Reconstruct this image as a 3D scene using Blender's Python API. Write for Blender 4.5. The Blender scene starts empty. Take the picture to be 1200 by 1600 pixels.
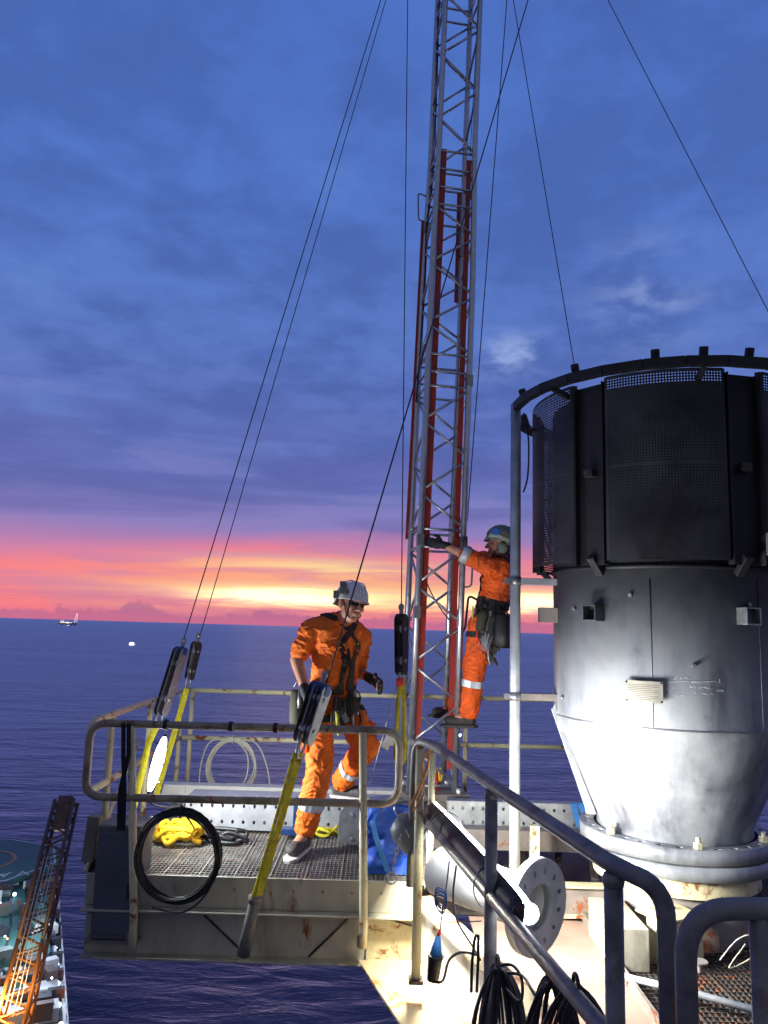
import bpy, bmesh, math, random
from mathutils import Vector, Matrix, noise
from mathutils.bvhtree import BVHTree
random.seed(7)
rad = math.radians
V = Vector
S = bpy.context.scene
COL = S.collection
# ------------------------------------------------------------------ camera
EYE = 1.46
cam_d = bpy.data.cameras.new('camera')
cam_d.sensor_fit = 'VERTICAL'; cam_d.sensor_height = 36; cam_d.lens = 27
cam_d.clip_start = .05; cam_d.clip_end = 400000
cam = bpy.data.objects.new('camera', cam_d); COL.objects.link(cam)
CR = Matrix.Rotation(rad(90+8.62), 3, 'X') @ Matrix.Rotation(rad(1.66), 3, 'Z')
cam.matrix_world = Matrix.Translation((0, 0, EYE)) @ CR.to_4x4()
S.camera = cam
S.render.resolution_x = 768; S.render.resolution_y = 1024
S.view_settings.view_transform = 'Standard'; S.view_settings.look = 'None'
S.view_settings.exposure = 0; S.view_settings.gamma = 1

def ray(px, py): return CR @ V(((px-600)/1200, (800-py)/1200, -1))
def at(px, py, Y):
    d = ray(px, py); return d*(Y/d.y) + V((0, 0, EYE))
def onz(px, py, z):
    d = ray(px, py); return d*((z-EYE)/d.z) + V((0, 0, EYE))
def lin(c):
    return tuple((x/255/12.92 if x/255 <= .04045 else ((x/255+.055)/1.055)**2.4) for x in c[:3]) + (1,)

# ------------------------------------------------------------------ node helpers
class NT:
    def __init__(s, tree): s.t = tree; s.n = tree.nodes; s.l = tree.links
    def new(s, typ, **kw):
        n = s.n.new(typ)
        for k, v in kw.items(): setattr(n, k, v)
        return n
    def put(s, sock, v):
        if isinstance(v, bpy.types.NodeSocket): s.l.new(v, sock)
        elif v is not None:
            sock.default_value = v
    def math(s, op, a, b=0.0, c=None, clamp=False):
        n = s.new('ShaderNodeMath', operation=op, use_clamp=clamp)
        s.put(n.inputs[0], a); s.put(n.inputs[1], b)
        if c is not None: s.put(n.inputs[2], c)
        return n.outputs[0]
    def mix(s, f, a, b, typ='MIX'):
        n = s.new('ShaderNodeMix', data_type='RGBA', blend_type=typ)
        s.put(n.inputs[0], f); s.put(n.inputs[6], a); s.put(n.inputs[7], b)
        return n.outputs[2]
    def ramp(s, f, stops, interp='LINEAR'):
        n = s.new('ShaderNodeValToRGB'); cr = n.color_ramp; cr.interpolation = interp
        while len(cr.elements) > 1: cr.elements.remove(cr.elements[-1])
        cr.elements[0].position = stops[0][0]; cr.elements[0].color = stops[0][1]
        for p, c in stops[1:]:
            e = cr.elements.new(p); e.color = c
        s.put(n.inputs[0], f); return n.outputs[0]
    def noise(s, vec, scale, detail=4, rough=.55, dist=0):
        n = s.new('ShaderNodeTexNoise'); s.put(n.inputs['Vector'], vec)
        n.inputs['Scale'].default_value = scale; n.inputs['Detail'].default_value = detail
        n.inputs['Roughness'].default_value = rough; n.inputs['Distortion'].default_value = dist
        return n.outputs['Fac']
    def comb(s, x, y, z):
        n = s.new('ShaderNodeCombineXYZ'); s.put(n.inputs[0], x); s.put(n.inputs[1], y); s.put(n.inputs[2], z)
        return n.outputs[0]
    def step(s, v, a, b, lo=0.0, hi=1.0):
        n = s.new('ShaderNodeMapRange', interpolation_type='SMOOTHSTEP')
        s.put(n.inputs[0], v); n.inputs[1].default_value = a; n.inputs[2].default_value = b
        n.inputs[3].default_value = lo; n.inputs[4].default_value = hi
        return n.outputs[0]
BW = lambda v: (v, v, v, 1)

# ------------------------------------------------------------------ sky
W = bpy.data.worlds.new('World'); S.world = W; W.use_nodes = True
w = NT(W.node_tree); w.n.clear()
tc = w.new('ShaderNodeTexCoord'); sep = w.new('ShaderNodeSeparateXYZ'); w.put(sep.inputs[0], tc.outputs['Generated'])
x, y, z = sep.outputs
az = w.math('ARCTAN2', x, y)                        # 0 = straight ahead, + right
zc = w.math('MAXIMUM', z, 0.0)
base = w.ramp(zc, [(0, lin((186, 110, 158))), (.02, lin((198, 116, 158))), (.05, lin((208, 130, 168))), (.085, lin((196, 130, 176))),
                   (.125, lin((138, 124, 186))), (.17, lin((112, 120, 188))), (.25, lin((98, 120, 192))), (.35, lin((92, 121, 196))),
                   (.5, lin((84, 119, 199))), (.68, lin((78, 115, 197))), (1, lin((84, 100, 150)))])
# cloud deck: planar projection so that it recedes to the horizon
den = w.math('ADD', zc, .12)
u = w.math('DIVIDE', x, den); v = w.math('DIVIDE', y, den)
cv = w.comb(u, v, 0.0)
n1 = w.noise(cv, 1.5, 5, .5, .3); n2 = w.noise(cv, 5.2, 5, .6, .2)
cl = w.math('ADD', w.math('MULTIPLY', n1, .6), w.math('MULTIPLY', n2, .4))
dark = w.step(cl, .42, .57)
hi_amt = w.step(zc, .10, .30)
c1 = w.mix(w.math('MULTIPLY', w.math('SUBTRACT', 1.0, dark), w.math('MULTIPLY', hi_amt, .62)), base, lin((68, 94, 164)))
lightm = w.math('MULTIPLY', w.step(cl, .54, .70), w.math('MULTIPLY', hi_amt, .45))
c1 = w.mix(lightm, c1, lin((112, 146, 214)))
# purple-grey bars between 10 and 20 degrees
bars = w.noise(w.comb(w.math('MULTIPLY', az, 1.6), w.math('MULTIPLY', zc, 14.0), 3.0), 1.6, 5, .55, .4)
band = w.math('MULTIPLY', w.step(zc, .09, .14), w.step(zc, .36, .2))
c1 = w.mix(w.math('MULTIPLY', w.math('MULTIPLY', w.step(bars, .42, .62), band), .5), c1, lin((86, 92, 160)))
c1 = w.mix(w.math('MULTIPLY', w.math('MULTIPLY', w.step(bars, .50, .36), band), .2), c1, lin((160, 150, 210)))
# small bright break in the cloud to the right
def gauss(a0, z0, sa, sz, wob=None):
    da = w.math('DIVIDE', w.math('SUBTRACT', az, a0), sa)
    dz = w.math('DIVIDE', w.math('SUBTRACT', zc if wob is None else wob, z0), sz)
    q = w.math('ADD', w.math('MULTIPLY', da, da), w.math('MULTIPLY', dz, dz))
    return w.math('POWER', 2.718, w.math('MULTIPLY', q, -1.0))
br = w.noise(cv, 7.5, 4, .55, .2)
g0 = w.math('ADD', gauss(.165, .345, .055, .022), w.math('MULTIPLY', gauss(.34, .40, .06, .05), .6))
c1 = w.mix(w.math('MULTIPLY', w.math('MULTIPLY', g0, w.step(br, .40, .70)), .8), c1, lin((168, 188, 238)))
# sunset band: streaks
sv = w.comb(w.math('MULTIPLY', az, 2.0), w.math('MULTIPLY', zc, 26.0), 0.0)
s1 = w.noise(sv, 2.0, 6, .6, .6)
wob = w.math('ADD', zc, w.math('MULTIPLY', w.math('SUBTRACT', s1, .5), .036))
pinkz = w.math('MULTIPLY', w.step(w.math('ADD', wob, w.math('MULTIPLY', w.math('ABSOLUTE', w.math('ADD', az, .03)), .09)), .135, .10), w.step(zc, -.01, .02, .75, 1.0))
streak = w.step(s1, .40, .62)
pink = w.math('MULTIPLY', pinkz, w.math('MULTIPLY', w.math('ADD', w.math('MULTIPLY', streak, .72), .34, clamp=True), w.step(w.noise(w.comb(w.math('MULTIPLY', az, 2.2), w.math('MULTIPLY', zc, 9.0), 5.0), 1.7, 4, .55, .5), .30, .56, .35, 1.0)))
side = w.step(w.math('ABSOLUTE', w.math('SUBTRACT', az, -.02)), 1.25, .28)
c1 = w.mix(w.math('MULTIPLY', w.math('MULTIPLY', pink, side), .9), c1, lin((255, 126, 132)))
g1 = gauss(-.03, .050, .30, .032, wob)
c1 = w.mix(w.math('MULTIPLY', g1, w.math('ADD', .35, w.math('MULTIPLY', streak, .65)), clamp=True), c1, lin((255, 176, 128)))
g2 = w.math('ADD', gauss(-.11, .040, .17, .013, wob), gauss(.19, .040, .13, .013, wob))
g2 = w.math('ADD', g2, w.math('MULTIPLY', gauss(-.09, .078, .14, .010, wob), .55))
c1 = w.mix(w.math('MULTIPLY', w.math('MULTIPLY', g2, 1.5), w.math('ADD', .45, w.math('MULTIPLY', streak, .6)), clamp=True), c1, lin((255, 226, 160)))
g3 = w.math('ADD', gauss(-.125, .036, .085, .0085, wob), gauss(.20, .036, .10, .009, wob))
add = w.new('ShaderNodeMix', data_type='RGBA', blend_type='ADD'); add.inputs[0].default_value = 1
w.put(add.inputs[6], c1); w.put(add.inputs[7], w.mix(w.math('MULTIPLY', g3, 1.6, clamp=True), (0, 0, 0, 1), (1.3, 1.0, .55, 1)))
c1 = add.outputs[2]
# low cumulus standing on the horizon
cu = w.noise(w.comb(w.math('MULTIPLY', az, 9.0), w.math('MULTIPLY', zc, 26.0), 1.5), 3.0, 6, .6, 0)
top = w.math('ADD', .010, w.math('MULTIPLY', w.math('MAXIMUM', w.math('SUBTRACT', w.noise(w.comb(w.math('MULTIPLY', az, 1.0), 0.0, 7.0), 11.0, 4, .6), .47), 0.0), .085))
cum = w.step(w.math('SUBTRACT', w.math('ADD', top, w.math('MULTIPLY', w.math('SUBTRACT', cu, .5), .022)), zc), -.002, .004)
c1 = w.mix(w.math('MULTIPLY', cum, .75), c1, lin((180, 108, 146)))
hz = w.step(zc, .016, .0)
c1 = w.mix(w.math('MULTIPLY', hz, .7), c1, lin((206, 112, 146)))
# the sky behind the viewer, unseen, is set to flat grey as neutral fill light
c1 = w.mix(w.step(y, .05, -.45), c1, lin((112, 116, 136)))
# below the horizon
c1 = w.mix(w.step(z, .0, -.02), c1, lin((46, 50, 100)))
bg = w.new('ShaderNodeBackground'); w.put(bg.inputs[0], c1); bg.inputs[1].default_value = 1.0
wo = w.new('ShaderNodeOutputWorld'); w.l.new(bg.outputs[0], wo.inputs[0])
# last light of the sun, low behind the clouds
sd = bpy.data.lights.new('sun', 'SUN'); sd.energy = .03; sd.color = (1, .55, .38); sd.angle = rad(8)
sun = bpy.data.objects.new('sun', sd); COL.objects.link(sun)
sun.rotation_euler = V((.12, -1, -.06)).to_track_quat('-Z', 'Y').to_euler()

# ------------------------------------------------------------------ mesh builder
class M:
    def __init__(s): s.v = []; s.f = []; s.sm = []
    def add(s, vs, fs, smooth=False):
        o = len(s.v); s.v += [V(p) for p in vs]
        for f in fs: s.f.append(tuple(i+o for i in f)); s.sm.append(smooth)
        return s
    def box(s, c, d, R=None):
        hx, hy, hz = d[0]/2, d[1]/2, d[2]/2
        vs = [V((a*hx, b*hy, e*hz)) for a in (-1, 1) for b in (-1, 1) for e in (-1, 1)]
        if R: vs = [R @ p for p in vs]
        c = V(c)
        return s.add([p+c for p in vs], [(0, 1, 3, 2), (4, 6, 7, 5), (0, 4, 5, 1), (2, 3, 7, 6), (0, 2, 6, 4), (1, 5, 7, 3)])
    def bar(s, a, b, wd, th, up=(0, 0, 1)):
        a, b = V(a), V(b); y = (b-a); L = y.length; y.normalize()
        z = V(up) - V(up).dot(y)*y
        if z.length < 1e-4: z = V((1, 0, 0)) - y.x*y
        z.normalize(); x = y.cross(z)
        return s.box((a+b)/2, (wd, L, th), Matrix((x, y, z)).transposed())
    def tube(s, pts, r, n=12, closed=False, caps=True):
        pts = [V(p) for p in pts]; N = len(pts)
        rs = r if isinstance(r, (list, tuple)) else [r]*N
        T = []
        for i in range(N):
            if closed: t = pts[(i+1) % N]-pts[i-1]
            else: t = pts[min(i+1, N-1)]-pts[max(i-1, 0)]
            T.append(t.normalized() if t.length > 1e-9 else V((0, 0, 1)))
        a = V((0, 0, 1)) if abs(T[0].z) < .9 else V((1, 0, 0))
        x = (a - a.dot(T[0])*T[0]).normalized(); vs = []
        for i in range(N):
            x = x - x.dot(T[i])*T[i]
            if x.length < 1e-6: x = T[i].orthogonal()
            x.normalize(); yv = T[i].cross(x)
            for k in range(n):
                an = 2*math.pi*k/n; vs.append(pts[i]+(x*math.cos(an)+yv*math.sin(an))*rs[i])
        fs = []
        for i in range(N if closed else N-1):
            j = (i+1) % N
            for k in range(n):
                k2 = (k+1) % n; fs.append((i*n+k, i*n+k2, j*n+k2, j*n+k))
        s.add(vs, fs, True)
        if caps and not closed:
            o = len(s.v)-len(vs)
            s.f.append(tuple(o+k for k in range(n-1, -1, -1))); s.sm.append(False)
            s.f.append(tuple(o+(N-1)*n+k for k in range(n))); s.sm.append(False)
        return s
    def lathe(s, prof, n=48, c=(0, 0, 0), R=None, smooth=True, a0=0, a1=2*math.pi):
        full = abs(a1-a0-2*math.pi) < 1e-6; m = n if full else n+1; vs = []
        for (r_, z_) in prof:
            for k in range(m):
                a = a0+(a1-a0)*k/n; p = V((r_*math.cos(a), r_*math.sin(a), z_))
                if R: p = R @ p
                vs.append(p+V(c))
        fs = []
        for i in range(len(prof)-1):
            for k in range(n):
                k2 = (k+1) % m; fs.append((i*m+k, i*m+k2, (i+1)*m+k2, (i+1)*m+k))
        return s.add(vs, fs, smooth)
    def cyl(s, a, b, r, n=16):
        a, b = V(a), V(b); d = (b-a).normalized()
        return s.tube([a, b], r, n)
    def ell(s, c, r, R=None, nu=16, nv=10):
        c = V(c); vs = []; fs = []
        for i in range(nv+1):
            t = math.pi*i/nv
            for k in range(nu):
                a = 2*math.pi*k/nu; p = V((r[0]*math.sin(t)*math.cos(a), r[1]*math.sin(t)*math.sin(a), r[2]*math.cos(t)))
                vs.append((R @ p if R else p)+c)
        for i in range(nv):
            for k in range(nu):
                k2 = (k+1) % nu; fs.append((i*nu+k, (i+1)*nu+k, (i+1)*nu+k2, i*nu+k2))
        return s.add(vs, fs, True)
    def capsule(s, a, ra, b, rb, n=14):
        a, b = V(a), V(b); d = b-a; L = d.length; d.normalize(); pts = []; rs = []
        for i in range(5):
            t = math.pi/2*(i/4.0); pts.append(a-d*ra*math.cos(t)); rs.append(max(ra*math.sin(t), .001))
        for i in range(1, 4): pts.append(a+(b-a)*i/4); rs.append(ra+(rb-ra)*i/4)
        for i in range(5):
            t = math.pi/2*(i/4.0); pts.append(b+d*rb*math.sin(t)); rs.append(max(rb*math.cos(t), .001))
        return s.tube(pts, rs, n)
    def prism(s, poly, th, fn):
        n = len(poly); vs = [fn(p[0], p[1], -th/2) for p in poly]+[fn(p[0], p[1], th/2) for p in poly]
        fs = [tuple(range(n-1, -1, -1)), tuple(range(n, 2*n))]+[(i, (i+1) % n, n+(i+1) % n, n+i) for i in range(n)]
        return s.add(vs, fs)
    def strip(s, pts, nors, wd, th=.003):
        pts = [V(p) for p in pts]; vs = []; N = len(pts)
        for i in range(N):
            t = (pts[min(i+1, N-1)]-pts[max(i-1, 0)]).normalized(); nn = V(nors[i]).normalized(); b = t.cross(nn).normalized()
            for (q, h) in ((-1, 0), (1, 0), (1, 1), (-1, 1)): vs.append(pts[i]+b*q*wd/2+nn*h*th)
        fs = [(3, 2, 1, 0), tuple((N-1)*4+k for k in range(4))]
        for i in range(N-1):
            for k in range(4): fs.append((i*4+k, i*4+(k+1) % 4, i*4+4+(k+1) % 4, i*4+4+k))
        return s.add(vs, fs, False)
    def holed(s, nu, nv, fn, hr, th=0, K=8, skip=None):
        """grid of cells each with a round hole; fn(u, v, h) maps cell units to space"""
        sq = [(1, 0), (1, 1), (0, 1), (-1, 1), (-1, 0), (-1, -1), (0, -1), (1, -1)]
        for i in range(nu):
            for j in range(nv):
                cx, cy = i+.5, j+.5
                if skip and skip(i, j):
                    hs = (0,) if not th else (0, th)
                    for h in hs: s.add([fn(i, j, h), fn(i+1, j, h), fn(i+1, j+1, h), fn(i, j+1, h)], [(0, 1, 2, 3)], True)
                    continue
                o = [(cx+.5*a, cy+.5*b) for a, b in sq]
                q = [(cx+hr*math.cos(k*math.pi/4), cy+hr*math.sin(k*math.pi/4)) for k in range(8)]
                fs = [(k, (k+1) % 8, 8+(k+1) % 8, 8+k) for k in range(8)]
                s.add([fn(a, b, 0) for a, b in o+q], fs, True)
                if th:
                    s.add([fn(a, b, th) for a, b in o+q], [f[::-1] for f in fs], True)
                    s.add([fn(a, b, 0) for a, b in q]+[fn(a, b, th) for a, b in q], [(k, 8+k, 8+(k+1) % 8, (k+1) % 8) for k in range(8)], True)
        return s
    def build(s, name, mat, parent=None, bevel=0, off=None):
        me = bpy.data.meshes.new(name)
        o3 = V(off) if off is not None else (V(parent['o']) if parent is not None and 'o' in parent else V((0, 0, 0)))
        me.from_pydata([tuple(p-o3) for p in s.v], [], s.f)
        me.polygons.foreach_set('use_smooth', s.sm); me.materials.append(mat); me.update()
        ob = bpy.data.objects.new(name, me); COL.objects.link(ob)
        if parent is not None:
            ob.parent = parent; ob['o'] = tuple(o3)
        elif off is not None: ob.location = o3; ob['o'] = tuple(o3)
        if bevel:
            b = ob.modifiers.new('bevel', 'BEVEL'); b.width = bevel; b.segments = 2; b.limit_method = 'ANGLE'; b.angle_limit = rad(40)
        return ob
def tag(o, label, cat, group=None):
    o['label'] = label; o['category'] = cat
    if group: o['group'] = group
    return o
def thing(name, label, cat, loc=(0, 0, 0), group=None):
    o = bpy.data.objects.new(name, None); COL.objects.link(o); o.empty_display_size = .1
    o.location = loc; o['o'] = tuple(loc); return tag(o, label, cat, group)
def solo(name, m, mat, label, cat, group=None, bevel=0, loc=None):
    if loc is None:
        n = len(m.v); loc = (sum(p.x for p in m.v)/n, sum(p.y for p in m.v)/n, min(p.z for p in m.v))
    return tag(m.build(name, mat, None, bevel, off=loc), label, cat, group)
def struct(name, m, mat, kind='structure'):
    o = m.build(name, mat); o['kind'] = kind; return o
def fillet(pts, r, n=7, closed=False):
    pts = [V(p) for p in pts]; out = [] if closed else [pts[0]]; N = len(pts)
    for i in (range(N) if closed else range(1, N-1)):
        p = pts[i]; a = pts[i-1]-p; b = pts[(i+1) % N]-p
        rr = min(r, a.length*.49, b.length*.49); a.normalize(); b.normalize()
        p0, p1 = p+a*rr, p+b*rr
        for k in range(n+1):
            t = k/n; out.append(p0*(1-t)**2+p*2*t*(1-t)+p1*t*t)
    if not closed: out.append(pts[-1])
    return out
def catmull(P, n=8, closed=False):
    P = [V(p) for p in P]; N = len(P); out = []
    for i in range(N if closed else N-1):
        g = (lambda k: P[k % N]) if closed else (lambda k: P[max(0, min(N-1, k))])
        p0, p1, p2, p3 = g(i-1), g(i), g(i+1), g(i+2)
        for k in range(n):
            t = k/n; out.append(.5*((2*p1)+(p2-p0)*t+(2*p0-5*p1+4*p2-p3)*t*t+(3*p1-p0-3*p2+p3)*t**3))
    if not closed: out.append(P[-1])
    return out

def fr3(x, z):
    z = V(z).normalized(); x = V(x); x = (x-x.dot(z)*z).normalized(); return Matrix((x, z.cross(x), z)).transposed()

# ------------------------------------------------------------------ materials
def mat(name, col, rough=.5, metal=0, var=.25, scale=6, rust=0, bump=.15, bscale=40, emit=None, es=0, spec=.5, stretch=(1, 1, 1), rustcol=(96, 46, 22), dirt=None):
    m = bpy.data.materials.new(name); m.use_nodes = True; t = NT(m.node_tree); b = t.n['Principled BSDF']
    tcn = t.new('ShaderNodeTexCoord'); mp = t.new('ShaderNodeMapping'); t.put(mp.inputs[0], tcn.outputs['Object']); mp.inputs['Scale'].default_value = stretch
    vec = mp.outputs[0]; c = lin(col)
    n = t.noise(vec, scale, 6, .6, .2)
    d = tuple(k*(1-var) for k in c[:3])+(1,); h = tuple(min(1, k*(1+var*.6)) for k in c[:3])+(1,)
    cc = t.ramp(n, [(.3, d), (.7, h)])
    rg = t.math('ADD', rough-.12, t.math('MULTIPLY', n, .24), clamp=True)
    mt = metal
    if dirt:
        n3 = t.noise(vec, scale*.6, 7, .65, .6); f3 = t.step(n3, .48, .66)
        cc = t.mix(t.math('MULTIPLY', f3, dirt[1]), cc, lin(dirt[0]))
    if rust:
        n4 = t.noise(vec, scale*1.6, 8, .7, .5); f = t.step(n4, .62-rust*.22, .72-rust*.22)
        rc = t.mix(t.noise(vec, scale*9, 4), lin(rustcol), lin((150, 84, 44)))
        cc = t.mix(f, cc, rc); rg = t.math('MAXIMUM', rg, t.math('MULTIPLY', f, .85))
        mt = t.math('MULTIPLY', t.math('SUBTRACT', 1.0, f), metal)
    t.put(b.inputs['Base Color'], cc); t.put(b.inputs['Roughness'], rg); t.put(b.inputs['Metallic'], mt)
    b.inputs['Specular IOR Level'].default_value = spec
    if emit: b.inputs['Emission Color'].default_value = lin(emit); b.inputs['Emission Strength'].default_value = es
    if bump:
        bp = t.new('ShaderNodeBump'); bp.inputs['Strength'].default_value = bump; bp.inputs['Distance'].default_value = .01
        t.put(bp.inputs['Height'], t.noise(vec, bscale, 5, .6)); t.l.new(bp.outputs[0], b.inputs['Normal'])
    return m
PAINT = mat('cream_paint', (206, 198, 158), .5, 0, .2, 5, .34, .2)
SHADED = mat('shaded_dirty_cream_paint', (150, 140, 120), .5, 0, .35, 7, .32, .25, dirt=((84, 70, 62), .7))  # darkened cream: the rail's backlit shade put into the colour, with rust and dirt
PAINT_D = mat('weathered_paint', (126, 118, 112), .5, 0, .35, 5, .3, .3)
WHITE = mat('white_paint', (214, 212, 202), .45, 0, .15, 3, .12, .15)
FASC = mat('grey_painted_steel', (172, 168, 150), .5, 0, .25, 4, .08, .2, stretch=(1, 1, .3), dirt=((84, 78, 70), .6))
GALV = mat('galvanised_steel', (150, 152, 156), .38, .75, .3, 14, 0, .1)
GALVP = mat('galvanised_pipe', (176, 180, 184), .42, .45, .25, 10, 0, .1)
RAILG = mat('dull_grey_pipe', (122, 120, 118), .5, .1, .4, 9, .12, .25, dirt=((48, 44, 42), .6))
ALU = mat('aluminium_tube', (186, 190, 196), .32, .8, .2, 20, 0, .08)
REDP = mat('red_channel', (158, 42, 24), .5, 0, .3, 7, .1, .15)
ORANGEP = mat('orange_red_channel', (176, 62, 30), .5, 0, .25, 7, .05, .15)
DARK = mat('dark_steel', (52, 50, 50), .5, .4, .4, 12, .25, .3)
BLACK = mat('black_rubber', (22, 22, 24), .5, 0, .3, 20, 0, .2)
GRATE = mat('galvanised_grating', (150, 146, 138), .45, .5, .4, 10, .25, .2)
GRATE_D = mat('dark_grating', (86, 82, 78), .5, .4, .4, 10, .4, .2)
HOLEB = mat('drilled_aluminium', (182, 186, 190), .4, .6, .15, 12, 0, .1)
WIRE = mat('steel_wire', (44, 46, 54), .45, .3, .3, 30, 0, 0)
YEL = mat('yellow_webbing', (200, 190, 24), .75, 0, .3, 30, 0, .5, 160, dirt=((120, 108, 30), .5))
YELB = mat('yellow_sling', (216, 172, 18), .7, 0, .35, 14, 0, .6, 60, dirt=((150, 104, 20), .5))
GREYW = mat('grey_sleeve', (122, 118, 108), .8, 0, .3, 30, 0, .5, 120)
BLUEM = mat('blue_fabric', (26, 82, 190), .6, 0, .45, 8, 0, .5, 30)
BLUEP = mat('blue_anodised', (40, 70, 120), .35, .4, .3, 12, 0, .1)
BLUES = mat('blue_strap', (70, 140, 210), .6, 0, .2, 20, 0, .3)
ORC = mat('orange_coverall', (232, 92, 14), .75, 0, .25, 9, 0, .45, 26, dirt=((112, 44, 20), .5))
ORC2 = mat('bright_orange_coverall', (240, 112, 12), .75, 0, .22, 9, 0, .45, 26, dirt=((130, 56, 18), .5))
REFL = mat('silver_reflective_tape', (196, 200, 206), .4, .2, .12, 30, 0, .1)
SKIN = mat('skin', (190, 134, 106), .5, 0, .15, 18, 0, .1)
HAIRM = mat('dark_hair', (40, 28, 22), .6, 0, .3, 60, 0, .5, 120)
GLOVE = mat('black_glove', (30, 28, 34), .7, 0, .3, 30, 0, .4)
HARN = mat('black_harness_webbing', (34, 32, 32), .7, 0, .3, 40, 0, .4, 120)
OLIVE = mat('olive_tool_bag', (56, 54, 40), .8, 0, .3, 20, 0, .5)
HELW = mat('white_helmet_shell', (236, 230, 228), .35, 0, .1, 14, 0, .03)
HELG = mat('grey_helmet_shell', (112, 116, 108), .4, 0, .2, 14, 0, .05)
STICK = mat('pale_helmet_band', (150, 156, 140), .5, 0, .2, 30, 0, 0)
BLUED = mat('blue_sticker', (40, 90, 180), .5, 0, .1, 30, 0, 0)
WROPE = mat('white_rope', (206, 202, 180), .7, 0, .2, 40, 0, .4, 200)
ROPEY = mat('yellow_cord', (206, 186, 70), .7, 0, .2, 40, 0, .4, 200)
REDM = mat('red_plastic', (214, 52, 30), .45, 0, .2, 14, 0, .1)
BOOT = mat('grey_boot', (74, 70, 72), .7, 0, .4, 25, 0, .3)
BOOTD = mat('dark_boot', (46, 42, 42), .7, 0, .35, 25, 0, .3)
SOLE = mat('white_sole', (190, 186, 180), .6, 0, .2, 25, 0, .1)
GLASS = mat('dark_lens', (20, 20, 24), .08, 0, 0, 5, 0, 0)
LAMP = mat('lit_lamp_lens', (255, 255, 255), .4, 0, 0, 5, 0, 0, emit=(244, 248, 255), es=18)
SEATRAY = mat('rusty_pink_plate', (156, 132, 118), .6, .1, .2, 2.2, .0, .25, rustcol=(140, 84, 56), dirt=((128, 96, 84), .5))
BAGC = mat('grey_vinyl', (120, 122, 120), .45, 0, .3, 10, 0, .5, 16)

def soot_mat():
    m = bpy.data.materials.new('stack_steel'); m.use_nodes = True; t = NT(m.node_tree); b = t.n['Principled BSDF']
    tcn = t.new('ShaderNodeTexCoord'); sp = t.new('ShaderNodeSeparateXYZ'); t.put(sp.inputs[0], tcn.outputs['Object'])
    vec = tcn.outputs['Object']
    st = t.new('ShaderNodeMapping'); t.put(st.inputs[0], vec); st.inputs['Scale'].default_value = (7, 7, .7)
    n = t.noise(vec, 1.6, 7, .6, .8); n2 = t.noise(st.outputs[0], 1.0, 6, .6, .2); n5 = t.noise(vec, 11, 5, .6)
    cc = t.ramp(t.math('ADD', t.math('MULTIPLY', n, .6), t.math('MULTIPLY', n2, .4)), [(.36, lin((86, 88, 96))), (.47, lin((136, 140, 146))), (.62, lin((178, 181, 184)))])
    h = t.math('ADD', sp.outputs[2], t.math('MULTIPLY', t.math('SUBTRACT', n, .5), .9))
    h = t.math('ADD', h, t.math('MULTIPLY', t.math('SUBTRACT', n2, .5), .5))
    cc = t.mix(t.math('MULTIPLY', t.step(h, 1.30, 2.25), .93), cc, lin((26, 26, 30)))
    cc = t.mix(t.math('MULTIPLY', t.step(n5, .60, .72), .25), cc, lin((60, 58, 58)))
    t.put(b.inputs['Base Color'], cc); b.inputs['Metallic'].default_value = .35
    t.put(b.inputs['Roughness'], t.math('ADD', .36, t.math('MULTIPLY', n, .25)))
    bp = t.new('ShaderNodeBump'); bp.inputs['Strength'].default_value = .5; bp.inputs['Distance'].default_value = .03
    t.put(bp.inputs['Height'], t.noise(vec, 2.4, 3, .5)); t.l.new(bp.outputs[0], b.inputs['Normal'])
    return m
STACK = soot_mat()
SCREEN = mat('sooty_perforated_sheet', (58, 57, 62), .5, .45, .5, 2.2, 0, .1, rustcol=(66, 46, 40), dirt=((14, 14, 17), .8))
SOOT = mat('soot_black_steel', (30, 30, 34), .55, .3, .4, 5, 0, .3)
PLATE = mat('engraved_name_plate', (176, 170, 156), .35, .7, .12, 14, 0, .05)
CHALK = mat('chalk', (206, 210, 214), .9, 0, .2, 60, 0, 0)

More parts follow.
